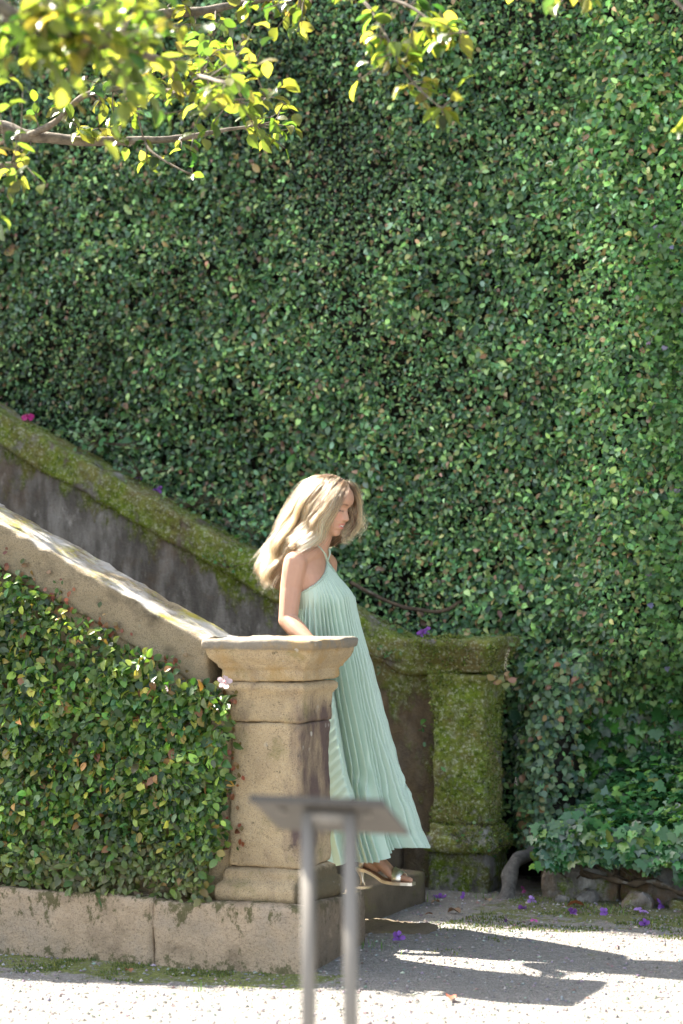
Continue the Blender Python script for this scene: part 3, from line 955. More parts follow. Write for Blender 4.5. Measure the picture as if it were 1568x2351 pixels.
mcol = [(.12, .17, .02), (.19, .235, .035), (.07, .105, .016), (.27, .30, .10)]
def on_mesh(obs, n, thresh, fx=4.5):
    """random points on the outer faces of meshes, gathered where moss grows"""
    out_p, out_n = [], []
    for o in obs:
        me = o.data; m = len(me.polygons)
        ar = np.empty(m); me.polygons.foreach_get('area', ar)
        ce = np.empty(m * 3); me.polygons.foreach_get('center', ce); ce = ce.reshape(-1, 3)
        no = np.empty(m * 3); me.polygons.foreach_get('normal', no); no = no.reshape(-1, 3)
        ar[(no[:, 1] > .3) | (ar > .01)] = 0
        if ar.sum() == 0: continue
        i = rng.choice(m, n, p=ar / ar.sum())
        p = ce[i] + np.array(root_of(o).location) + rng.normal(size=(n, 3)) * .006
        ok = nz(p, fx, 2) > thresh
        out_p.append(p[ok]); out_n.append(no[i][ok])
    return np.concatenate(out_p), np.concatenate(out_n)


P, N = on_mesh([c_ for c_ in mp.children if c_.type == 'MESH' and c_.name.split('.')[0] in ('shaft', 'capital', 'base_moulding', 'neck_moulding')], 2600, -.12)
tufts(mp, P, N, .014, mcol)
P, N = on_mesh([c_ for c_ in pm.children if c_.name.startswith('coping')], 2400, .05)
tufts(pm, P, N, .015, mcol)

# root beside the mossy pillar
v, f = sweep(smooth_line([pY(1240, 1945, 2.6), pY(1215, 1962, 2.45), pY(1187, 1975, 2.34), pY(1172, 2005, 2.27), pY(1166, 2052, 2.2), pY(1160, 2085, 2.16)], 26),
             [.036 + .004 * math.sin(i * .9) + .006 * (i > 18) for i in range(26)], 12)
tag(add('tree_root', rough(v, .007, 14, 2), f, MAT['root'], loc=tuple(pZ(1168, 2050))), 'bent grey root arching down to the gravel beside the mossy pillar', 'root')
v, f = sweep(smooth_line([pY(1330, 2005, 2.27), pY(1400, 2018, 2.2), pY(1450, 2030, 2.19), pY(1500, 2025, 2.2), pY(1560, 2048, 2.17), pY(1640, 2060, 2.15)], 30), [.014 + .005 * math.sin(i * 1.1) for i in range(30)], 9)
tag(add('tree_root', rough(v, .009, 14, 5), f, MAT['stem'], loc=tuple(pZ(1400, 2066))), 'gnarled brown root running level along the planter stones under the ivy', 'root')

# flat stone at the near corner of the step
c = pZ(890, 2126, .06)
v, f = square_loft([(.0, .20), (.055, .19), (.066, .17)], c.x - .02, c.y, .06, 8, .03)
tag(add('paving_stone', rough([Vector((c.x + (p.x - c.x) * 1.25, c.y + (p.y - c.y) * .8, p.z)) for p in v], .02, 4, 8), f, MAT['step'], loc=(c.x, c.y, 0)),
    'flat worn stone slab bedded in the gravel right of the tan pillar', 'stone')

# ------------------------------------------------------------------ gravel, grass, fallen things
def pebble_field(n, x0, x1, y0, y1, smin, smax):
    T = np.array([(1, 0, 0), (-1, 0, 0), (0, 1, 0), (0, -1, 0), (0, 0, .7), (0, 0, -.7)], float)
    F = np.array([(0, 2, 4), (2, 1, 4), (1, 3, 4), (3, 0, 4), (2, 0, 5), (1, 2, 5), (3, 1, 5), (0, 3, 5)])
    x, y = rng.uniform(x0, x1, n), rng.uniform(y0, y1, n)
    ok = ~((x < .22) & (y > -.27) & (y < .33)) & ~((x < -.1) & (y > -.28))
    x, y = x[ok], y[ok]; n = len(x)
    z = np.array([gz(a, b) for a, b in zip(x, y)])
    s = smin + (smax - smin) * rng.random(n) ** 5
    sc = s[:, None] * rng.uniform(.6, 1.3, (n, 3))
    th = rng.uniform(0, 6.28, n)
    V = T[None] * sc[:, None, :] * rng.uniform(.75, 1.25, (n, 6, 1))
    V = np.stack([V[..., 0] * np.cos(th)[:, None] - V[..., 1] * np.sin(th)[:, None], V[..., 0] * np.sin(th)[:, None] + V[..., 1] * np.cos(th)[:, None], V[..., 2]], -1)
    V += np.stack([x, y, z + s * .25], 1)[:, None]
    C = np.repeat(palette(n, [(.27, .26, .245), (.21, .20, .19), (.38, .365, .345), (.14, .125, .105), (.24, .19, .15)], [34, 28, 8, 9, 4], .16), 6, 0)
    return V.reshape(-1, 3), (F[None] + (np.arange(n) * 6)[:, None, None]).reshape(-1, 3), C


V, F, C = pebble_field(30000, -1.9, 2.6, -2.2, 2.4, .0025, .011)
tag(add('gravel', V, F, MAT['pebble'], None, False, C), 'fine grey gravel spread over the path', 'gravel', None, 'stuff')


def grass_tuft(px, py, label, n=26, h=.05, w=.06):
    c = pZ(px, py, .02); c.z = gz(c.x, c.y)
    t = thing('grass_tuft', tuple(c), label, 'grass', 'grass tufts on the path')
    mes = []
    for k in range(5):
        b = random.uniform(.2, .6)
        V = [(-.03, 0, 0), (.03, 0, 0), (-.02, b * .3, .5), (.02, b * .3, .5), (0, b, .95)]
        col = np.array(random.choice([(.08, .19, .03), (.12, .24, .05), (.17, .28, .07)]))
        mes.append(mesh_from('grass_blade', np.array(V), [(0, 1, 3, 2), (2, 3, 4)], MAT['weed'], True, np.repeat(col[None], 5, 0)))
    for k in range(n):
        o = bpy.data.objects.new('grass_blade', mes[k % 5])
        o.location = (random.gauss(0, w * .5), random.gauss(0, w * .5), -.005)
        s = h * random.uniform(.5, 1.3)
        o.scale = (s * 1.6, s, s); o.rotation_euler = (random.uniform(-.3, .3), 0, random.uniform(0, 6.28))
        COL.objects.link(o); o.parent = t


grass_tuft(963, 2062, 'thin grass sprig under the toe of the gold sandal', 14, .06, .025)
grass_tuft(1000, 2060, 'thin grass sprig left of the first purple flower', 10, .05, .03)
grass_tuft(862, 2183, 'bright low grass patch on the shaded gravel right of the sign posts', 46, .035, .14)
grass_tuft(1110, 2052, 'grass wisps at the foot of the mossy plinth', 16, .05, .06)
grass_tuft(1395, 2085, 'fine grass left of the large purple flowers near the planter', 24, .045, .08)
grass_tuft(1530, 2068, 'grass along the planter foot at the right edge', 20, .05, .06)
grass_tuft(345, 2225, 'mossy green grass patch before the joint of the base stones', 30, .018, .16)
grass_tuft(560, 2248, 'mossy grass patch on the gravel in front of the tan pillar base', 30, .016, .16)
grass_tuft(95, 2215, 'mossy grass patch on the gravel at the far left below the base stones', 26, .016, .14)
grass_tuft(455, 2262, 'pale grass sprig at the edge of the sunlight, left of the sign', 12, .04, .03)

# moss and low clover as ground cover along the edges
def cover(n, x0, x1, y0, y1, thresh, f):
    x, y = rng.uniform(x0, x1, n), rng.uniform(y0, y1, n)
    P = np.stack([x, y, np.zeros(n)], 1)
    ok = nz(P, f, 3) > thresh
    P = P[ok]; P[:, 2] = [gz(a, b) for a, b in P[:, :2]]
    return P
P = np.concatenate([cover(6500, -1.9, .1, -.66, -.29, .14, 4.2), cover(9000, .3, 2.2, 1.05, 2.2, .0, 3.0), cover(900, .25, .8, .2, 1.2, .2, 4)])
N = np.repeat(np.array([[0, 0, 1.0]]), len(P), 0)
k = 2
d = norm(np.repeat(N, k, 0) + .9 * rng.normal(size=(len(P) * k, 3))); rep = np.repeat(P, k, 0)
s = norm(np.cross(d, rng.normal(size=d.shape))); h = .009 * rng.uniform(.4, 1.3, (len(d), 1))
V = np.stack([rep - s * h * .4, rep + s * h * .4, rep + np.abs(d) * np.array([0, 0, 1]) * h + d * h * .5], 1).reshape(-1, 3)
tag(add('ground_moss', V, np.arange(len(V)).reshape(-1, 3), MAT['moss'], None, False, np.repeat(palette(len(d), [(.12, .16, .03), (.18, .21, .05), (.09, .13, .04)], [1, 1, 1], .25), 3, 0)),
    'patchy yellow green moss on the gravel by the walls', 'moss', None, 'stuff')


def petal_mesh(col):
    us = np.linspace(0, 1, 5)
    V, F = [], []
    for i, u in enumerate(us):
        w = .30 * math.sin(math.pi * min(1, u * .8 + .12)) + .04
        for j, s in enumerate((-1, 0, 1)):
            V.append((s * w, u, .25 * u * (1 - u) + (.08 if s else 0) + .06 * math.sin(9 * u + s)))
    for i in range(4):
        for j in range(2):
            a = i * 3 + j; F.append((a, a + 1, a + 4, a + 3))
    c = np.array([np.array(col) * (.75 + .35 * p[1]) for p in V])
    return mesh_from('petal', np.array(V), F, MAT['flower'], True, np.clip(c, 0, 1))


PET = {k: petal_mesh(c) for k, c in dict(purple=(.36, .14, .62), violet=(.30, .10, .50), mauve=(.48, .28, .70), pink=(.62, .12, .42), magenta=(.55, .03, .22), dark=(.12, .05, .17), pale=(.75, .58, .60)).items()}
tv, tf_ = sweep([(0, 0, -.12), (0, 0, .1), (0, 0, .4)], [.09, .11, .30], 8, cap=False)
TUBE = {k: mesh_from('flower_tube', np.array([tuple(v) for v in tv]), tf_, MAT['flower'], True, np.repeat(np.array([c]), len(tv), 0)) for k, c in dict(purple=(.30, .10, .55), violet=(.25, .08, .42), mauve=(.42, .22, .62), pink=(.5, .1, .35), magenta=(.45, .02, .18), dark=(.1, .04, .14), pale=(.7, .5, .52)).items()}


def blossom(p, kind, size, label, tilt, rz, n=5, name='fallen_flower'):
    t = thing(name, tuple(p), label, 'flower', 'fallen blossoms')
    t.rotation_euler = (tilt[0], tilt[1], rz)
    o = bpy.data.objects.new('flower_tube', TUBE[kind]); COL.objects.link(o); o.parent = t; o.scale = (size * .8,) * 3
    for k in range(n):
        o = bpy.data.objects.new('petal', PET[kind]); COL.objects.link(o); o.parent = t
        a = k * 2 * math.pi / n + random.uniform(-.2, .2)
        o.location = Vector((-math.sin(a), math.cos(a), 0)) * size * .18 + Vector((0, 0, size * .28))
        o.rotation_euler = (random.uniform(-.9, .1), random.uniform(-.3, .3), a)
        o.scale = (size * random.uniform(.9, 1.2), size * random.uniform(.65, .85), size)


def on_ground(px, py):
    p = pZ(px, py, .015); p.z = gz(p.x, p.y); 
    p = pZ(px, py, p.z + .012); p.z = gz(p.x, p.y) + .012
    return p


for (px, py, kind, size, tilt, rz, lab) in (
    (1011, 2056, 'purple', .042, (2.7, .2), .4, 'upside down purple bell blossom on the gravel just right of the sandal toe'),
    (1060, 2057, 'purple', .036, (2.2, .8), 1.9, 'crumpled purple blossom below the left end of the mossy plinth'),
    (1200, 2045, 'pink', .030, (1.2, .5), 2.2, 'small dark magenta blossom at the foot of the bent root'),
    (1219, 2066, 'mauve', .034, (1.4, -.4), .8, 'pale mauve blossom on the moss strip just below the root'),
    (1197, 2081, 'violet', .036, (2.6, .3), 1.2, 'violet bell blossom upright where shade meets sunlight below the root'),
    (1313, 2094, 'violet', .034, (1.5, .2), 2.9, 'violet blossom lying flat in the shade in the middle of the browner strip'),
    (1386, 2095, 'purple', .032, (1.1, .6), .3, 'purple blossom just left of the large pale purple pair by the planter'),
    (1470, 2094, 'mauve', .048, (.3, .4), 1.0, 'largest pale purple blossom spread open before the planter'),
    (1513, 2079, 'purple', .044, (.9, -.5), 2.0, 'bright purple blossom nearest the planter stones at the right edge'),
    (1478, 2120, 'violet', .034, (1.6, .1), .6, 'lone violet blossom lowest of those before the planter, at the sunlight edge'),
    (1224, 2114, 'pink', .026, (.5, .2), .6, 'bleached pink petals in full sunlight in front of the mossy plinth'),
    (1160, 2112, 'dark', .026, (1.5, .2), 1.6, 'shrivelled dark blossom in the sunlit strip of gravel'),
    (916, 2152, 'purple', .040, (1.55, .2), .1, 'torn purple petals beside the flat stone slab in the shade')):
    blossom(on_ground(px, py), kind, size * .85, lab, tilt, rz, 5 if size > .03 else 3)
for (px, py, kind, size, Y, lab) in ((62, 957, 'magenta', .045, 2.64, 'magenta blossom lying on the mossy coping at the far left'),
                                     (312, 1095, 'purple', .040, 2.64, 'upper of the purple blossoms lying on the mossy coping'),
                                     (362, 1127, 'purple', .034, 2.64, 'lower of the purple blossoms lying on the mossy coping'),
                                     (976, 1466, 'purple', .046, 2.38, 'purple blossom on top of the mossy pillar cap')):
    p = pY(px, py, Y); p.z = (mrail(p.x) if p.x < -.3 else 1.30) + .012
    blossom(p, kind, size, lab, (.7, .3), px * .01)


blossom(pY(515, 1566, -.27), 'pale', .034, 'pale petals as sunlit creeper leaves at the upper left of the tan pillar', (1.3, .3), .5)  # pale petals stand in for a cluster of sunlit leaves
blossom(pY(381, 1581, -.30), 'pale', .022, 'small whitish petal as sunlit leaf on the near creeper left of the tan pillar', (1.0, .8), 1.5, 2)  # whitish petal stands in for one sunlit leaf


def dry_leaf(px, py, size, col, label, rz, tilt=.2):
    p = on_ground(px, py)
    V = OVATE[0] * np.array([.75, 1, 2.2])
    V = (V - np.array([0, .5, 0])) * size
    me = mesh_from('dry_leaf', V, OVATE[1], MAT['dry'], True, np.repeat(np.array([col]), len(V), 0))
    o = bpy.data.objects.new('dry_leaf', me); COL.objects.link(o)
    o.location = p + Vector((0, 0, .004)); o.rotation_euler = (tilt, .15, rz)
    tag(o, label, 'leaf', 'dry leaves on the path')


dry_leaf(1043, 2093, .075, (.24, .15, .09), 'long brown curled leaf where the sunlit strip begins below the mossy plinth', 1.2)
dry_leaf(1322, 2077, .085, (.34, .12, .05), 'reddish brown dry leaf on the moss strip before the planter', 1.9)
dry_leaf(1034, 2292, .060, (.36, .10, .05), 'rusty red leaf in the foremost patch of shade', .4)
dry_leaf(1000, 2072, .05, (.26, .17, .10), 'small tan leaf beside the upside down purple bell blossom', 2.6)
dry_leaf(1120, 2068, .055, (.30, .21, .12), 'pale tan leaf below the middle of the mossy plinth', .7)
dry_leaf(295, 2231, .05, (.33, .16, .08), 'orange brown leaf under the long left base stone', .9)
dry_leaf(985, 2100, .04, (.22, .12, .07), 'small dark leaf at the left end of the sunlit strip', 2.1)

# ------------------------------------------------------------------ lectern sign, seen from behind
fw = Vector((math.sin(R(21)), math.cos(R(21)), 0)); rt = Vector((math.cos(R(21)), -math.sin(R(21)), 0))     # in photographer's axes
def sg(r_, f_, z):
    q = Vector((-.055, 5.52, 0)) + rt * r_ + fw * f_
    return cw(q.x, q.y, z)
sgn = thing('lectern_sign', tuple(sg(0, .05, 0)), 'grey lectern style sign on two thin posts, seen from behind in the foreground', 'sign')
tl = .50
def plate(rw, f0, f1, th, zoff=0.0):
    V = []
    for dz in (0, th):
        for ff in (f0, f1):
            for rr in (-rw, rw):
                V.append(sg(rr, ff, 1.118 - tl * ff + dz + zoff))
    return V, [(0, 2, 3, 1), (4, 5, 7, 6), (0, 1, 5, 4), (2, 6, 7, 3), (0, 4, 6, 2), (1, 3, 7, 5)]
v, f = plate(.163, 0, .165, .010); add('board', v, f, MAT['plate'], sgn, False)
v, f = plate(.158,   .004, .16, .004, .0115); add('panel', v, f, m_plain('sign face', (.5, .48, .42), .4), sgn, False)
lip = plate(.166, -.008, 0.0, .016, -.004); add('frame_edge', *lip, m_plain('dark frame edge', (.07, .066, .06), .6), sgn, False)
for s in (-1, 1):
    c0 = sg(.052 * s, .03, 0)
    v, f = rings_mesh([[sg(.018 + .052 * s + x, .03 + y, z) for x, y in round_rect(.0135, .0135, .003, 2)] for z in (-.05, .6, 1.095)])
    add('post', v, f, MAT['zinc'], sgn)
v, f = rings_mesh([[sg(.018 + x, .03 + y, 1.083 + z) for y, z in round_rect(.0135, .012, .003, 2)] for x in (-.0375, .0375)])
add('crossbar', v, f, MAT['zinc'], sgn)
for s in (-1, 1):
    v, f = sweep([sg(.105 * s, .045, 1.118 - tl * .045 - .010), sg(.105 * s, .045, 1.118 - tl * .045 + .001)], [.010, .011], 10); add('bolt', v, f, MAT['zinc'], sgn)

# ------------------------------------------------------------------ overhanging camellia tree
tb = cw(-3.1, 8.9, 0)
tree = thing('camellia_tree', tuple(tb), 'camellia tree with backlit yellow green leaves reaching in from the upper left', 'tree')
fork = tb + Vector((.1, .1, 2.5))
v, f = sweep(smooth_line([tb + Vector((0, 0, -.1)), tb + Vector((.05, 0, .9)), tb + Vector((0, .08, 1.8)), fork], 16), list(np.linspace(.15, .085, 16)), 12)
add('trunk', rough(v, .014, 6, 1), f, MAT['bark'], tree)
BR = []                                                              # (points, r0, r1)
limb = [
    ([fork, cw(-2.2, 9.6, 3.1), pd(-60, 300, 10.0), pd(60, 312, 10.0), pd(130, 318, 10.0), pd(210, 324, 10.0), pd(330, 322, 10.05), pd(420, 316, 10.1), pd(500, 302, 10.1), pd(590, 288, 10.1)], .030, .004),
    ([pd(60, 312, 10.0), pd(120, 285, 9.9), pd(190, 222, 9.8), pd(255, 205, 9.7), pd(330, 195, 9.6), pd(420, 215, 9.4), pd(520, 228, 9.3), pd(610, 225, 9.2)], .013, .003),
    ([fork, cw(-2.3, 8.6, 3.5), cw(-1.5, 8.9, 4.1), pd(200, 70, 9.3), pd(370, 33, 9.6), pd(470, 25, 9.6), pd(560, 6, 9.6), pd(680, -12, 9.4), pd(800, -30, 8.8)], .026, .005),
    ([fork, cw(-1.9, 7.3, 3.3), pd(-120, -20, 6.9), pd(30, 40, 6.8), pd(160, 75, 6.9), pd(290, 110, 7.2), pd(420, 160, 9.5), pd(520, 190, 8.2)], .035, .004),
    ([pd(800, -30, 8.8), pd(850, 20, 8.6), pd(885, 80, 8.5), pd(908, 130, 8.4), pd(945, 185, 8.4), pd(985, 225, 8.3), pd(1015, 248, 8.3)], .0045, .002),
    ([pd(800, -30, 8.8), pd(930, 10, 8.6), pd(1000, 55, 8.5), pd(1075, 75, 8.4)], .006, .002),
    ([pd(800, -30, 8.8), pd(980, -60, 8.6), pd(1150, -25, 8.4), pd(1300, -20, 8.2), pd(1480, -40, 8.0), pd(1600, 60, 7.9), pd(1640, 200, 7.9), pd(1580, 262, 7.9)], .009, .0025),
    ([pd(330, 322, 10.05), pd(345, 345, 10.0), pd(380, 370, 9.95), pd(420, 392, 9.9), pd(438, 398, 9.9)], .0045, .002),
    ([fork, cw(-2.2, 8.6, 2.9), pd(-150, 480, 8.6), pd(-40, 400, 8.7), pd(20, 378, 8.7), pd(50, 395, 8.7)], .02, .003),
    ([fork, Vector((-4.2, -1.5, 3.2)), Vector((-4.7, -.3, 3.7)), Vector((-4.0, .35, 3.95)), Vector((-3.3, .55, 4.05)), Vector((-2.75, .52, 3.85))], .04, .006),  # unseen limb, added to dapple the near coping with shade
    ([fork, cw(-3.6, 8.2, 3.6), cw(-4.2, 7.6, 4.4), cw(-4.4, 7.2, 5.2)], .05, .006),
    ([fork, cw(-2.6, 7.6, 4.2), cw(-2.2, 7.0, 5.2)], .04, .006)]
for pts, r0, r1 in limb:
    m = max(10, len(pts) * 5)
    sp = smooth_line(pts, m)
    rr = [r0 * (1 - i / (m - 1)) ** .8 + r1 for i in range(m)]
    v, f = sweep(sp, rr, 8)
    add('branch', rough(v, .004 if r0 > .01 else .001, 12, r0 * 90), f, MAT['bark'], tree)
    BR.append(sp)
allp = [p for b in BR for p in b]
lp, lax, lln, tw = [], [], [], ([], [])


def spray(c, n_tw, spread, nl, size=(.055, .085), down=.25):
    """leafy twigs near c: short twigs from the nearest limb, leaves alternating along them"""
    global tw
    for _ in range(n_tw):
        e = c + Vector(rng.normal(size=3)) * spread
        base = min(allp, key=lambda p: (p - e).length + .05 * random.random())
        if (base - e).length > .38: base = e + (base - e).normalized() * .3
        mid = (base + e) / 2 + Vector(rng.normal(size=3)) * .02
        pts = smooth_line([base, mid, e], 7)
        tw = join(tw, sweep(pts, list(np.linspace(.0035, .0014, 7)), 5))
        for k in range(nl):
            u = .35 + .65 * k / max(1, nl - 1)
            p = pts[min(6, int(u * 6))]
            along = (pts[6] - pts[0]).normalized()
            side = along.cross(Vector((0, 0, 1)))
            if side.length < .1: side = Vector((1, 0, 0))
            side.normalize()
            ax = (along * random.uniform(.2, .9) + side * ((-1) ** k) * random.uniform(.4, 1.0) + Vector((0, 0, -1)) * random.uniform(-.1, .7 + down) + Vector(rng.normal(size=3)) * .2).normalized()
            ln = (Vector((0, 0, 1)) + Vector(rng.normal(size=3)) * .5)
            ln = (ln - ax * ln.dot(ax)).normalized()
            lp.append(p); lax.append(ax); lln.append(ln)


# along the sharp main limb and its fork
for (px, py, d, nt, sp, nl) in (
    (70, 295, 10.0, 2, .05, 4), (25, 335, 9.9, 2, .05, 4), (130, 245, 9.9, 4, .07, 5), (185, 250, 9.85, 4, .06, 5), (250, 250, 9.8, 5, .08, 5), (265, 300, 9.9, 4, .06, 4), (310, 265, 9.8, 5, .08, 5),
    (345, 350, 10.0, 3, .04, 4), (320, 365, 10.0, 2, .03, 3), (435, 402, 9.9, 2, .03, 4), (395, 340, 10.0, 1, .04, 4), (460, 300, 10.1, 2, .06, 4),
    (560, 300, 10.1, 3, .05, 4), (620, 300, 10.1, 4, .05, 5), (650, 285, 10.1, 4, .045, 5), (600, 225, 9.5, 4, .07, 4), (540, 255, 9.8, 3, .07, 4), (640, 225, 9.4, 2, .05, 4),
    (230, 165, 9.6, 4, .09, 5), (330, 150, 9.4, 8, .10, 5), (400, 190, 9.3, 8, .10, 5), (470, 230, 9.2, 8, .10, 5), (530, 170, 9.0, 8, .10, 5), (400, 80, 9.3, 8, .10, 5), (480, 110, 9.2, 8, .10, 5),
    (300, 70, 9.2, 8, .10, 5), (580, 130, 9.0, 5, .08, 5), (420, 30, 9.5, 5, .08, 5), (560, 30, 9.5, 5, .07, 5), (640, 25, 9.5, 4, .06, 5), (660, 70, 9.4, 3, .05, 4), (690, 5, 9.3, 3, .05, 4), (500, 60, 9.5, 4, .07, 5),
    # nearer, out of focus mass
    (40, 60, 6.7, 10, .08, 5), (120, 90, 6.8, 10, .08, 5), (200, 110, 6.9, 10, .08, 5), (280, 150, 7.2, 9, .08, 5), (100, 20, 6.7, 10, .08, 5), (230, 40, 6.9, 10, .09, 5), (330, 40, 7.3, 8, .09, 5), (20, 140, 6.8, 4, .06, 5),
    (350, 110, 7.4, 7, .08, 5), (420, 150, 7.8, 6, .08, 5), (560, 190, 8.3, 5, .06, 5), (490, 200, 8.2, 6, .07, 5), (150, -20, 6.8, 8, .09, 5), (40, -30, 6.7, 8, .09, 5), (300, -20, 7.2, 7, .09, 5),
    # left edge
    (5, 205, 8.4, 4, .06, 5), (15, 385, 8.7, 5, .06, 5), (45, 405, 8.7, 4, .04, 4), (-10, 490, 8.6, 3, .04, 4), (-5, 240, 8.6, 2, .05, 4), (10, 430, 8.7, 2, .04, 4),
    # right hand spray
    (790, 5, 8.8, 4, .05, 4), (850, 30, 8.6, 4, .05, 5), (900, 60, 8.5, 5, .055, 5), (975, 55, 8.5, 6, .05, 5), (1040, 70, 8.4, 5, .04, 5), (1020, 20, 8.5, 4, .05, 5), (1080, 90, 8.4, 2, .03, 4), (1000, 100, 8.4, 4, .045, 4),
    (850, 70, 8.5, 2, .035, 4), (890, 135, 8.4, 4, .045, 4), (950, 160, 8.4, 5, .05, 5), (985, 185, 8.4, 4, .04, 4), (1040, 190, 8.3, 1, .02, 3), (1015, 245, 8.3, 3, .03, 5), (940, 205, 8.4, 2, .03, 4), (870, 140, 8.4, 2, .03, 3), (930, 100, 8.4, 3, .04, 4), (960, 10, 8.6, 4, .05, 4),
    (1165, 5, 8.4, 2, .03, 3), (1260, 15, 8.2, 2, .03, 4), (1320, 10, 8.2, 3, .04, 4), (1560, 268, 7.9, 2, .02, 3)):
    spray(pd(px, py, d), max(1, int(nt * (.74 if d > 8.9 or d < 7.6 else .6) + .5)), sp * 1.05, max(3, nl - (1 if d > 7.6 else 0)))
n_frame = len(lp)
for pts, n_, sp in ((BR[9], 120, .17), (BR[10], 26, .45), (BR[11], 22, .45)):     # off the picture: coping-shading limb first, then the rest of the crown
    for k in range(n_):
        p = pts[int(len(pts) * random.uniform(.6, .99))]
        q = p + Vector(rng.normal(size=3)) * sp
        rel = q - cw(0, 0, EYE)
        xc, dd = rel.x * CS - rel.y * SN * 0 + 0, 0
        spray(q, 1, .06, 6)
P, A, Nn = (np.array([tuple(x) for x in q]) for q in (lp, lax, lln))
# drop leaves of the off-picture limbs that would poke into the view of the wall
cp = np.array(cw(0, 0, EYE)); rel = P - cp
xcam = rel[:, 0] * CS + rel[:, 1] * SN; dcam = -rel[:, 0] * SN + rel[:, 1] * CS
keep = np.ones(len(P), bool); keep[n_frame:] = (xcam / np.maximum(dcam, .1))[n_frame:] < -.152
idx = np.where(keep)[0]
P, A, Nn = P[idx], A[idx], Nn[idx]; nf = int(keep[:n_frame].sum())
n = len(P)
L = rng.uniform(.052, .080, n); Wd = rng.uniform(.54, .72, n)
C = palette(n, [(.105, .150, .030), (.155, .185, .040), (.065, .115, .028), (.22, .215, .055), (.030, .075, .022), (.22, .09, .03)], [28, 26, 20, 14, 8, .05], .25)
B = np.cross(A, Nn)
inx = np.arange(n) < nf
order = np.argsort(-(inx * 10 + L * 10 + rng.random(n)))
a_, b_ = order[:300], order[300:]
leaf_objects(tree, P[a_], B[a_], A[a_], Nn[a_], L[a_], Wd[a_], C[a_], OVATE, MAT['tree'], nvar=40)
V, F, CC = leaf_cloud(P[b_], B[b_], A[b_], Nn[b_], L[b_], Wd[b_], C[b_], OVATE)
add('foliage', V, F, MAT['tree'], tree, True, CC, kind='stuff')
add('twig', tw[0], tw[1], MAT['bark'], tree, kind='stuff')

# ------------------------------------------------------------------ the woman
Yb, YO = .55, .10
wb = Vector((-.12, .62, .316))
def pw(px, py, Y): return pY(px, py, Y + YO)

woman = thing('person', tuple(wb), 'woman with long blonde hair in a pleated sage green dress and gold heels stepping down', 'woman')
BV, BF = [], []


def addb(q):
    global BV, BF
    BV, BF = join((BV, BF), q)


def capsule(p0, r0, p1, r1, n=14, sq=1.0):
    p0, p1 = Vector(p0), Vector(p1)
    t = (p1 - p0).normalized()
    pts, rr = [], []
    for k in range(4):
        a = math.pi / 2 * (k + .35) / 4
        pts.append(p0 - t * r0 * math.cos(a)); rr.append(r0 * math.sin(a))
    for k in range(1, 6):
        pts.append(p0.lerp(p1, k / 6)); rr.append(r0 + (r1 - r0) * k / 6)
    for k in range(4):
        a = math.pi / 2 * (k + .6) / 4
        pts.append(p1 + t * r1 * math.sin(a)); rr.append(r1 * math.cos(a) + 1e-4)
    return sweep(pts, rr, n, sq)


def limb_c(pts, rr, n=14):
    for a, b, ra, rb in zip(pts, pts[1:], rr, rr[1:]): addb(capsule(a, ra, b, rb, n))


# torso: stacked ellipses (pixel column, pixel row, half width across the shoulders, half depth)
tor = [(724, 1264, .050, .048), (720, 1274, .075, .054), (717, 1284, .118, .062), (716, 1298, .150, .074), (718, 1318, .158, .088), (722, 1345, .150, .102), (731, 1380, .142, .113), (733, 1412, .130, .105), (733, 1450, .120, .095),
       (732, 1490, .125, .098), (730, 1540, .155, .112), (730, 1590, .168, .118), (732, 1640, .155, .11), (734, 1670, .10, .08)]
rings = []
for px, py, hw, hd in tor:
    c = pw(px, py, Yb)
    rings.append([c + Vector((hd * math.cos(w), hw * math.sin(w), 0)) for w in np.linspace(0, 2 * math.pi, 29)[:-1]])
addb(rings_mesh(list(reversed(rings))))
# bust
for dy in (-.07, .07):
    addb(capsule(pw(757, 1366, Yb) + Vector((-.02, dy, 0)), .050, pw(762, 1378, Yb) + Vector((0, dy, 0)), .042))
# neck, shoulders
addb(capsule(pw(722, 1272, Yb), .054, pw(745, 1205, Yb), .050))
rsh, lsh = pw(678, 1294, .40), pw(751, 1296, .70)
for shp, dy in ((rsh, -1), (lsh, 1)):
    addb(capsule(pw(724, 1266, Yb + .03 * dy), .038, shp + Vector((0, 0, .004)), .046))
# right arm: hangs, forearm reaching to the pillar cap
rel_, rwr = pw(661, 1424, .335), pw(714, 1477, .262)
limb_c([rsh, pw(668, 1350, .375), rel_], [.055, .049, .042])
limb_c([rel_, pw(685, 1449, .305), rwr], [.043, .043, .028])
# left arm, hidden behind the body
lel, lwr = lsh + Vector((-.06, .05, -.28)), lsh + Vector((.05, .06, -.50))
limb_c([lsh, (lsh + lel) / 2, lel], [.048, .043, .038])
limb_c([lel, (lel + lwr) / 2, lwr], [.038, .036, .026])


def hand(w, d, palm_n, curl):
    """palm and five bent fingers from wrist w along d; palm_n points out of the palm"""
    d = Vector(d).normalized(); pn = Vector(palm_n); pn = (pn - d * pn.dot(d)).normalized()
    s = d.cross(pn)
    for k in range(4):
        o = (k - 1.5) * .019
        addb(capsule(w + s * o * .6, .016, w + d * .085 + s * o, .0125, 10))
        p = w + d * .088 + s * o; q = d.copy()
        ln = (.034, .040, .037, .029)[k]
        for j, f_ in enumerate((1.0, .72, .55)):
            q = (Matrix.Rotation(curl, 3, s) @ q).normalized()
            e = p + q * ln * f_
            addb(capsule(p, .0098 - .001 * j, e, .0088 - .001 * j, 9)); p = e
    p = w + d * .025 - s * .028; q = (d * .7 - s * .7 + pn * .25).normalized()
    for j, l_ in enumerate((.038, .032, .026)):
        e = p + q * l_; addb(capsule(p, .0125 - .0014 * j, e, .011 - .0014 * j, 9)); p = e; q = (q + d * .35 + pn * .15).normalized()


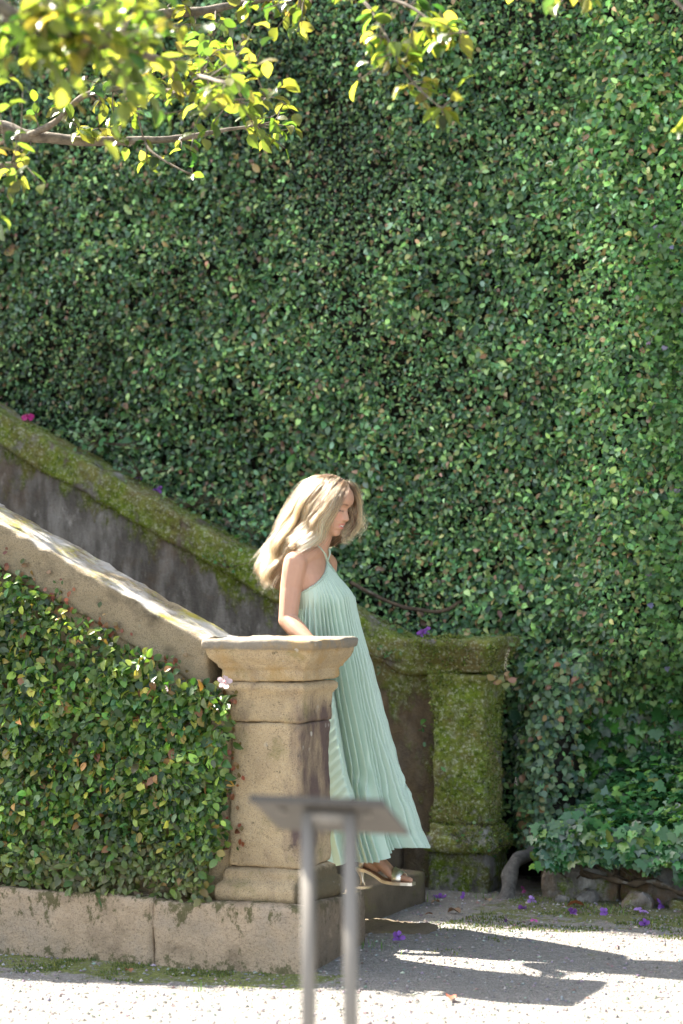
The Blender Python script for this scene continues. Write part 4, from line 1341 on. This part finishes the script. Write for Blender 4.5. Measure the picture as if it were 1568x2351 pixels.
hand(rwr, (.80, -.50, -.10), (0, -.3, -1), .22)
hand(lwr, (.3, .0, -1), (0, -1, 0), .22)
# legs
hipL, hipR = pw(742, 1610, .63), pw(722, 1615, .47)
SH = Vector(pw(600, 2008, .47)) - Vector(pw(885, 2032, .63))         # the standing foot repeats the lifted one, set back on the upper step
def FP(px, py, Y, sh): return pw(px, py, Y) + (SH if sh else Vector((0, 0, 0)))
for sh in (0, 1):
    FY = .63
    ank = FP(852, 1958, FY, sh)
    hip = hipR if sh else hipL
    knee = hip.lerp(ank, .5) + Vector((.06 if not sh else .03, 0, .01))
    limb_c([hip, hip.lerp(knee, .5), knee], [.088, .072, .054])
    limb_c([knee, knee.lerp(ank, .3), knee.lerp(ank, .7), ank], [.052, .052, .040, .033])
    limb_c([FP(838, 1976, FY, sh), ank], [.026, .033])
    limb_c([FP(841, 1978, FY, sh), FP(866, 1992, FY, sh)], [.025, .022])
    for dy, toe, r_ in ((-.026, 947, .0135), (-.010, 944, .0105), (.004, 941, .010), (.017, 937, .0095), (.029, 931, .009)):
        ball = FP(908, 2013 + (2 if dy > 0 else 0), FY, sh) + Vector((0, dy, 0))
        limb_c([FP(860, 1966, FY, sh) + Vector((0, dy * .4, 0)), FP(886, 1992, FY, sh) + Vector((0, dy * .7, 0)), ball], [.026, .021, .0155], 10)
        tip = FP(toe, 2019, FY, sh) + Vector((0, dy * 1.15, 0))
        limb_c([ball, ball.lerp(tip, .55) + Vector((0, 0, .004)), tip], [.0135, r_, r_], 10)
# head: lofted in its own axes, bowed forward
HC = pw(760, 1161, Yb)
TAU = R(19)
hf, hu, hl = Vector((math.cos(TAU), 0, -math.sin(TAU))), Vector((math.sin(TAU), 0, math.cos(TAU))), Vector((0, 1, 0))
YAW = R(4)
hf, hl = (hf * math.cos(YAW) - hl * math.sin(YAW)), (hl * math.cos(YAW) + hf * math.sin(YAW))
zz = [-.128, -.122, -.112, -.10, -.09, -.08, -.068, -.056, -.045, -.03, -.015, .0, .012, .03, .05, .07, .09, .104, .113, .117]
fx = [.045, .068, .082, .081, .077, .0855, .082, .087, .0815, .0805, .080, .079, .080, .090, .092, .086, .070, .050, .030, .012]
bx = [.020, .005, -.01, -.02, -.032, -.042, -.052, -.06, -.066, -.074, -.082, -.088, -.092, -.096, -.096, -.091, -.079, -.062, -.04, -.012]
hw = [.010, .022, .032, .042, .049, .054, .058, .061, .063, .066, .069, .071, .073, .0755, .076, .073, .062, .048, .032, .012]
rings = []
for i in range(64):
    z = -.128 + .245 * i / 63
    x1, x0, w_ = (float(np.interp(z, zz, q)) for q in (fx, bx, hw))
    xc = x0 + (x1 - x0) * .48
    ring = []
    for k in range(56):
        th = 2 * math.pi * k / 56
        c_, s_ = math.cos(th), math.sin(th)
        y = w_ * math.copysign(abs(s_) ** .92, s_)
        x = xc + ((x1 - xc) * math.copysign(abs(c_) ** .80, c_) if c_ > 0 else (xc - x0) * c_)
        if c_ > 0:
            nh = float(np.interp(z, [-.050, -.044, -.036, -.028, -.018, .0, .014], [0, .012, .026, .027, .019, .009, 0]))
            nw = float(np.interp(z, [-.05, -.034, -.02, .012], [.019, .016, .012, .010]))
            x += nh * math.exp(-(y / nw) ** 2)
            x += .009 * math.exp(-(((abs(y) - .019) / .008) ** 2 + ((z + .038) / .010) ** 2))          # nostril wings
            x -= .010 * math.exp(-(((abs(y) - .032) / .016) ** 2 + ((z - .008) / .012) ** 2))          # eye sockets
            x += .006 * math.exp(-(((abs(y) - .031) / .012) ** 2 + ((z - .004) / .009) ** 2))          # lids over the eyeball
            x += .004 * math.exp(-(((abs(y) - .042) / .02) ** 2 + ((z + .025) / .02) ** 2))            # cheeks
            mw = math.exp(-(y / .026) ** 4)
            x += mw * (.005 * math.exp(-((z + .0605) / .005) ** 2) + .0055 * math.exp(-((z + .0765) / .0055) ** 2) - .006 * math.exp(-((z + .0685) / .0035) ** 2))
        ring.append(HC + hf * x + hl * y + hu * z)
    rings.append(ring)
addb(rings_mesh(rings))
for s in (-1, 1):                                                    # ears
    e = HC + hl * (.074 * s) + hf * (-.012)
    addb(sweep([e + hu * .024 - hf * .004, e + hu * .01 + hl * .008 * s, e - hu * .012 + hl * .007 * s, e - hu * .03 + hf * .004], [.006, .014, .012, .006], 10, .45))
tmp_me = bpy.data.meshes.new('tmp'); tmp_me.from_pydata([tuple(v) for v in BV], [], BF)
tmp = bpy.data.objects.new('tmp', tmp_me); COL.objects.link(tmp)
mod = tmp.modifiers.new('r', 'REMESH'); mod.mode = 'VOXEL'; mod.voxel_size = .0042
mod = tmp.modifiers.new('s', 'SMOOTH'); mod.iterations = 5; mod.factor = .5
dg = bpy.context.evaluated_depsgraph_get()
me2 = bpy.data.meshes.new_from_object(tmp.evaluated_get(dg))
bpy.data.objects.remove(tmp)
nv = len(me2.vertices); co = np.empty(nv * 3); me2.vertices.foreach_get('co', co); co = co.reshape(-1, 3)
q = co - np.array(HC)
hx, hy, hz = q @ np.array(hf), q @ np.array(hl), q @ np.array(hu)
col = np.repeat(np.array([[.47, .265, .175]]), nv, 0)
face = (hx > .045) & (np.abs(hy) < .075) & (hz > -.13) & (hz < .11)
def paint(mask, c, a=1.0):
    col[mask] = col[mask] * (1 - a) + np.array(c) * a
ay = np.abs(hy)
paint(face & (((ay - .040) / .022) ** 2 + ((hz + .03) / .018) ** 2 < 1), (.62, .28, .19), .45)
lipw = .024 - .010 * np.clip((hz + .0685) / .02, -1, 1) ** 2
paint(face & (ay < .025) & (hz > -.083 - 0 * ay) & (hz < -.054 - .25 * ay + .0) & (hz > -.083 + .35 * ay), (.50, .16, .13))
paint(face & (ay < .017) & (np.abs(hz + .0685 - .1 * ay) < .0036), (.85, .80, .74))
paint(face & (ay < .021) & (np.abs(hz + .0725 - .25 * ay) < .0016), (.12, .03, .025))
paint(face & (ay > .012) & (ay < .052) & (np.abs(hz - .030 + .25 * (ay - .035) * (ay > .035)) < .0042), (.14, .075, .045), .85)
paint(face & (ay > .019) & (ay < .046) & (np.abs(hz + .002 + 6 * (ay - .032) ** 2) < .0030), (.03, .018, .014))
hand_z = co[:, 2] < .5
body = bpy.data.objects.new('body', me2); COL.objects.link(body); body.parent = woman
me2.vertices.foreach_set('co', (co - np.array(wb)).ravel()); me2.update()
a = me2.color_attributes.new('col', 'FLOAT_COLOR', 'POINT'); cc = np.ones((nv, 4), np.float32); cc[:, :3] = col
a.data.foreach_set('color', cc.ravel())
me2.materials.clear(); me2.materials.append(MAT['skin']); me2.polygons.foreach_set('use_smooth', np.full(len(me2.polygons), True))

# dress: one pleated lofted skin; columns run round the body, rows from neckline to hem
rows = [(1284, 668, 770, .150), (1310, 668, 788, .155), (1340, 672, 803, .155), (1370, 672, 812, .155), (1400, 671, 816, .158), (1440, 668, 824, .165), (1480, 664, 833, .172), (1540, 660, 848, .19), (1600, 656, 863, .21),
        (1660, 652, 881, .23), (1720, 648, 899, .25), (1790, 644, 918, .27), (1850, 640, 938, .285), (1905, 634, 950, .30), (1955, 628, 973, .31), (2000, 624, 990, .32)]
ry_ = np.array(rows, float)
NCOL, NROW, NPL = 624, 110, 52
torA = np.array(tor)
dv = []
dC = []
for i in range(NCOL):
    th = 2 * math.pi * i / NCOL                                       # 0 faces down the stair
    a_ = min(th, 2 * math.pi - th)
    yt = 1287 + 82 * min(1.0, a_ / 2.1) ** .85 + (3 if i % 9 < 4 else 0)
    yh = 1948 + 22 * math.exp(-((th - 4.6) / 1.0) ** 2) - 14 * math.exp(-((a_) / .45) ** 2) + 5 * math.sin(3 * th) + 4 * math.sin(7 * th + 1) - 10 * math.exp(-((th - 3.4) / .7) ** 2)
    for j in range(NROW + 1):
        t_ = j / NROW
        py = yt + (yh - yt) * t_
        xl, xr, ry = (float(np.interp(py, ry_[:, 0], ry_[:, k])) for k in (1, 2, 3))
        c = pw((xl + xr) / 2, py, Yb + .01)
        half = (xr - xl) / 2 / 524
        rx = math.sqrt(max(.0025, half ** 2 - (SN * ry) ** 2)) / CS
        ry *= 1 - .16 * min(1, max(0, (py - 1500) / 300))
        g = max(0.0, (py - 1390) / 600)
        amp = .007 + .021 * min(1, t_ * 3) + .002 * g
        ct_, st_ = math.cos(th), math.sin(th)
        kn = 1 / (1 + math.exp(-(py - 1745 - 60 * ct_) / 9))
        ph = (th / (2 * math.pi) * NPL + kn * (.55 + .9 * noise.noise(Vector((ct_ * 3, st_ * 3, 4)))) + .45 * math.sin(th * 3 + 2 * g) + .35 * math.sin(th * 7 + 1)) % 1.0
        tri = (ph / .68 if ph < .68 else (1 - ph) / .32) - .5          # knife pleats: long face, short return
        r = 1.0
        fold = .040 * g * math.sin(th * 8 + 1.0 + 1.2 * g) + .012 * g * math.sin(th * 15 + 3 + 2 * g)
        # uneven drape, and the knees crease the skirt
        fold += .045 * g * noise.noise(Vector((ct_ * 2.2, st_ * 2.2, t_ * 2.6)))
        fold += .010 * math.exp(-((py - 1745 - 90 * math.sin(th * 5)) / 26) ** 2) * math.sin(th * 13)
        d_ = amp * tri * 1.6 + fold
        ct, st = math.cos(th), math.sin(th)
        gather = 1.0 - .10 * math.exp(-t_ * 40)
        p = c + Vector(((rx * gather + d_) * ct, (ry * gather + d_) * st, 0))
        if py < 1500:                                                 # the cloth lies on the body, never inside it
            tc = pw(float(np.interp(py, torA[:, 1], torA[:, 0])), py, Yb)
            hw_, hd_ = float(np.interp(py, torA[:, 1], torA[:, 2])), float(np.interp(py, torA[:, 1], torA[:, 3]))
            ex, ey = (p.x - tc.x) / hd_, (p.y - tc.y) / hw_
            e_ = math.hypot(ex, ey)
            lim = 1.045 + .6 * max(0, d_)
            if py < 1400 and e_ < 1e9:
                wgt = max(0.0, 1 - t_ / .10)
                e2 = e_ * (1 - wgt) + lim * wgt if e_ > lim else lim
            else:
                e2 = max(e_, lim)
            p = Vector((tc.x + ex * e2 / e_ * hd_, tc.y + ey * e2 / e_ * hw_, p.z))
        dv.append(p)
df = np.array([(i * (NROW + 1) + j, i * (NROW + 1) + j + 1, ((i + 1) % NCOL) * (NROW + 1) + j + 1, ((i + 1) % NCOL) * (NROW + 1) + j) for i in range(NCOL) for j in range(NROW)])
dress = add('dress', np.array([tuple(v) for v in dv]), df, MAT['satin'], woman, True)
# neckline binding and halter straps
edge = [dv[i * (NROW + 1)] + Vector((0, 0, .002)) for i in range(0, NCOL, 4)]
v, f = sweep(edge + edge[:1], [.0042] * (len(edge) + 1), 6, cap=False); add('neck_binding', v, f, MAT['satin'], dress)
apex = dv[0]
for pts in ([apex, pw(745, 1270, .49), pw(729, 1252, .487), pw(715, 1243, .50)], [apex, pw(757, 1268, .575), pw(748, 1247, .60), pw(738, 1238, .61)]):
    v, f = sweep(smooth_line([Vector(p) for p in pts], 16), [.0052] * 16, 6, .5); add('halter_strap', v, f, MAT['satin'], dress)
# blown over fold: its pleats run on the slant
fv, NU, NW = [], 80, 60
Le = [(740, 1575), (700, 1700), (690, 1800), (690, 1900), (690, 1960)]
Re = [(768, 1590), (777, 1650), (787, 1720), (799, 1780), (816, 1835)]
for i in range(NU + 1):
    t_ = i / NU
    y1 = 1585 + t_ * 262
    xr = float(np.interp(y1, [q[1] for q in Re], [q[0] for q in Re])) if y1 < 1835 else 816 - (y1 - 1835) * 3.5
    for j in range(NW + 1):
        u = j / NW
        px = 640 + (xr - 640) * u
        py = y1 + (1 - u) * 60 * t_
        slant = ((py + .95 * (px - 640)) / 26.0) % 1.0
        amp = .010 * (slant / .7 if slant < .7 else (1 - slant) / .3)
        ry = float(np.interp(py, ry_[:, 0], ry_[:, 3]))
        Yp = Yb - ry + .012 - .045 * t_ - .03 * math.sin(u * math.pi) - amp + .06 * max(0, (u - .93) / .07) ** 2
        fv.append(pw(px, py, Yp))
ff = np.array([(i * (NW + 1) + j, (i + 1) * (NW + 1) + j, (i + 1) * (NW + 1) + j + 1, i * (NW + 1) + j + 1) for i in range(NU) for j in range(NW)])
add('skirt_fold', np.array([tuple(v) for v in fv]), ff, MAT['satin'], dress)

# sandals
for sh in (0, 1):
    FY = .63
    def ribbon(px_pts, hw, th):
        rr = []
        for (px, py), w in zip(px_pts, hw):
            c = FP(px, py, FY, sh)
            rr.append([c + Vector((0, -w, 0)), c + Vector((0, -w, -th)), c + Vector((0, w, -th)), c + Vector((0, w, 0))])
        return rings_mesh(rr)
    sole = [(819, 1990), (830, 1992), (842, 1995), (856, 2002), (868, 2010), (880, 2018), (892, 2021), (908, 2023), (926, 2024), (942, 2025), (950, 2026)]
    hwid = [.020, .026, .027, .024, .023, .027, .035, .040, .040, .034, .022]
    sd = add('sandal', *ribbon(sole, hwid, .0135), MAT['gold'], woman, False)
    add('insole', *ribbon([(a, b - 1.6) for a, b in sole[1:-1]], [w - .003 for w in hwid[1:-1]], .003), MAT['insole'], sd, False)
    hs = [(824, 1994, .024, .024), (828, 2002, .016, .017), (831, 2012, .0095, .0115), (832.5, 2022, .0085, .010), (833, 2032.5, .0115, .0125)]
    rr = []
    for px, py, a1, b1 in hs:
        c = FP(px, py, FY, sh); rr.append([c + Vector((a1 * math.cos(w), b1 * math.sin(w), 0)) for w in np.linspace(0, 2 * math.pi, 15)[:-1]])
    add('heel', *rings_mesh(list(reversed(rr))), MAT['gold'], sd)
    sv_ = []
    for k in range(15):
        w = math.pi * k / 14
        c = FP(917, 2022, FY, sh) + Vector((0, -.043 * math.cos(w), .047 * math.sin(w) ** .8))
        tx = Vector((.021, 0, -.012 * math.sin(w)))
        nn = Vector((.25, -math.cos(w), math.sin(w) + .2)).normalized() * .002
        sv_.append([c - tx + nn, c + tx + nn, c + tx - nn, c - tx - nn])
    add('toe_strap', *rings_mesh(sv_), MAT['gold'], sd)
    cv = []
    for k in range(17):
        w = math.pi * (.52 + .96 * k / 16)
        p0 = FP(842, 1991, FY, sh) + Vector((.034 * math.cos(w) - .006, .0285 * math.sin(w), 0)); p1 = FP(842, 1972, FY, sh) + Vector((.034 * math.cos(w), .028 * math.sin(w), 0))
        o_ = Vector((math.cos(w), math.sin(w), 0)) * .002
        cv.append([p0 + o_, p1 + o_, p1 - o_, p0 - o_])
    add('heel_cup', *rings_mesh(cv), MAT['gold'], sd)

# hair: sheets of strands between hand-laid guide locks, over a soft solid mass
G = lambda *pts: smooth_line([pw(*p) for p in pts], 24)
near = [
    G((800, 1112, .565), (789, 1131, .495), (777, 1160, .462), (761, 1192, .455), (744, 1220, .45), (733, 1243, .445), (720, 1256, .435)),
    G((795, 1106, .565), (779, 1130, .485), (762, 1162, .448), (745, 1196, .443), (726, 1226, .44), (708, 1248, .43), (686, 1258, .40)),
    G((786, 1100, .565), (768, 1125, .475), (746, 1160, .443), (724, 1200, .438), (705, 1234, .43), (685, 1256, .405), (662, 1266, .40)),
    G((775, 1094, .56), (748, 1115, .475), (722, 1155, .448), (699, 1200, .446), (679, 1240, .44), (657, 1268, .44), (640, 1300, .45)),
    G((763, 1090, .555), (731, 1108, .48), (702, 1150, .46), (677, 1197, .458), (655, 1240, .46), (636, 1282, .465), (622, 1325, .47), (634, 1368, .47)),
    G((752, 1089, .55), (717, 1107, .50), (687, 1147, .485), (661, 1197, .485), (641, 1240, .487), (620, 1282, .49), (610, 1322, .49), (626, 1362, .49)),
    G((746, 1090, .555), (708, 1110, .54), (677, 1148, .53), (651, 1198, .53), (632, 1240, .53), (613, 1280, .53), (604, 1318, .53), (615, 1352, .53)),
    G((746, 1090, .56), (706, 1112, .57), (677, 1150, .58), (653, 1200, .58), (637, 1242, .575), (622, 1284, .56), (614, 1320, .55), (622, 1350, .55)),
    G((748, 1091, .57), (715, 1110, .61), (692, 1147, .63), (670, 1197, .63), (655, 1242, .62), (641, 1280, .60), (630, 1318, .58), (634, 1352, .57))]
far = [
    G((803, 1112, .58), (816, 1122, .61), (826, 1150, .635), (829, 1180, .64), (823, 1210, .64), (808, 1234, .635)),
    G((799, 1108, .59), (811, 1122, .63), (818, 1155, .65), (818, 1190, .655), (811, 1222, .65), (797, 1246, .645)),
    G((790, 1103, .59), (803, 1122, .64), (807, 1160, .662), (803, 1200, .665), (790, 1234, .655), (775, 1258, .645)),
    G((778, 1097, .58), (783, 1122, .645), (784, 1165, .668), (776, 1205, .672), (765, 1238, .66), (757, 1262, .645)),
    G((764, 1092, .575), (755, 1120, .64), (748, 1165, .665), (740, 1205, .665), (735, 1240, .65), (738, 1264, .64)),
    G((752, 1091, .57), (728, 1112, .62), (708, 1150, .645), (690, 1198, .645), (675, 1240, .63), (660, 1275, .60))]


def hair_sheet(guides, nstr, thick, seed):
    r = np.random.default_rng(seed)
    g = np.array([[tuple(p) for p in q] for q in guides])               # guides, 24, 3
    K = 24
    s = r.random(nstr) * (len(g) - 1)
    clump = np.round(s * 7 + r.normal(size=nstr) * .45) / 7            # strands gather into locks
    s2 = np.clip(s * .25 + clump * .75, 0, len(g) - 1.001)
    i = s2.astype(int); f = (s2 - i)[:, None, None]
    P = g[i] * (1 - f) + g[i + 1] * f
    t = np.linspace(0, 1, K)[None, :, None]
    lock = np.round(clump * 7).astype(int)
    ph = (clump * 1.5 + .7 * np.sin(lock * 2.399))[:, None, None]
    lr = np.random.default_rng(seed + 5).normal(size=(400, 3))[lock % 400][:, None, :]
    wave = (np.sin(t * 19 + ph) * .024 + np.sin(t * 9 + ph * 1.7) * .010) * np.clip(t * 1.8 - .25, 0, 1.3)
    edge_ = np.clip(s2[:, None, None] / 1.6 + .08, 0, 1)                  # the face-framing lock stays smooth
    wave = wave * edge_; lr = lr * edge_
    P = P + wave * np.array([.75, .45, .25]) + lr * .016 * np.clip(t * 2, 0, 1) * np.array([1, 1, .4])
    dep = r.normal(size=(nstr, 1, 3)) * thick
    P = P + dep * np.clip(t * 3, .15, 1) * (1 - .2 * t)
    P = P + np.cumsum(r.normal(size=(nstr, K, 3)), 1) * .00045
    fly = r.random(nstr) < .13                                           # fly-aways
    P[fly] += (r.normal(size=(fly.sum(), 1, 3)) * .020) * t ** 1.4 + (r.normal(size=(fly.sum(), 1, 3)) * .012) * np.sin(t * 7)
    ln = np.clip(r.uniform(.84, 1.0, nstr) - .12 * np.abs(lr[:, 0, 1]), .6, 1)                                       # different lengths
    u = np.linspace(0, 1, K)[None] * ln[:, None] * (K - 1)
    a0 = np.clip(u.astype(int), 0, K - 2); fr = (u - a0)[..., None]
    idx = np.arange(nstr)[:, None]
    return P[idx, a0] * (1 - fr) + P[idx, a0 + 1] * fr, lr[:, 0, 0], s2


def hair_object(name, P, tone, spos, parent, rad=.00042):
    nst, K = P.shape[:2]
    h = bpy.data.hair_curves.new(name)
    h.add_curves([K] * nst)
    h.position_data.foreach_set('vector', (P - np.array(wb)).astype(np.float32).ravel())
    rr = np.repeat((rad * np.array([1.0] * (K - 4) + [.85, .7, .5, .25]))[None], nst, 0)
    h.points.foreach_set('radius', rr.astype(np.float32).ravel())
    t = np.linspace(0, 1, K)[None, :, None]
    s_ = np.exp(-(spos / 2.2) ** 2)[:, None, None]                       # darker roots round the face
    root, tip = np.array([.050, .029, .019]), np.array([.46, .265, .125])
    k = np.clip((t - .05 - .16 * s_) / .42 + tone[:, None, None] * .22, .05, 1)
    c = root * (1 - k) + tip * k
    c = c * np.exp(.42 * rng.normal(size=(nst, 1, 1)) + .60 * tone[:, None, None])
    ca = np.ones((nst, K, 4), np.float32); ca[..., :3] = np.clip(c, .01, .95)
    a = h.attributes.new('col', 'FLOAT_COLOR', 'POINT'); a.data.foreach_set('color', ca.ravel())
    h.materials.append(MAT['hair'])
    o = bpy.data.objects.new(name, h); COL.objects.link(o); o.parent = parent
    return o


def mass(guides, name, shrink, parent):
    g = np.array([[tuple(p) for p in q] for q in guides])
    c = np.array(HC) + np.array([-.01, 0, -.02])
    K = g.shape[1]
    m = (len(g) - 1) * 5 + 1
    V, CC = [], []
    for a in range(m):
        s = a / 5; i = min(int(s), len(g) - 2); f = s - i
        line = g[i] * (1 - f) + g[i + 1] * f
        for k in range(K - 1):
            p = line[k]
            axis_ = c if p[2] > c[2] - .1 else np.array([c[0] + (p[2] - c[2]) * .25 - .03, c[1], p[2]])
            d = p - axis_; d = d / max(1e-6, np.linalg.norm(d))
            w = .003 * math.sin(a * 2.1 + k * .4)
            V.append(p - d * (shrink + w))
            t = k / K; q = min(1, max(0, (t - .03) / .4))
            CC.append(np.array([.05, .03, .018]) * (1 - q) + np.array([.17, .10, .05]) * q)
    K -= 1
    F = np.array([(a * K + k, a * K + k + 1, (a + 1) * K + k + 1, (a + 1) * K + k) for a in range(m - 1) for k in range(K - 1)])
    return add(name, np.array(V), F, MAT['hairm'], parent, True, np.array(CC))


hm = mass(near, 'hair', .020, woman)
mass(far, 'far_lock', .018, hm)
Pn, tn, sn_ = hair_sheet(near, 9000, .006, 3)
Pf_, tf2, sf_ = hair_sheet(far, 4200, .006, 9)
hair_object('hair_strand', np.concatenate([Pn, Pf_]), np.concatenate([tn, tf2]), np.concatenate([sn_, sf_ + 1]), hm)['kind'] = 'stuff'
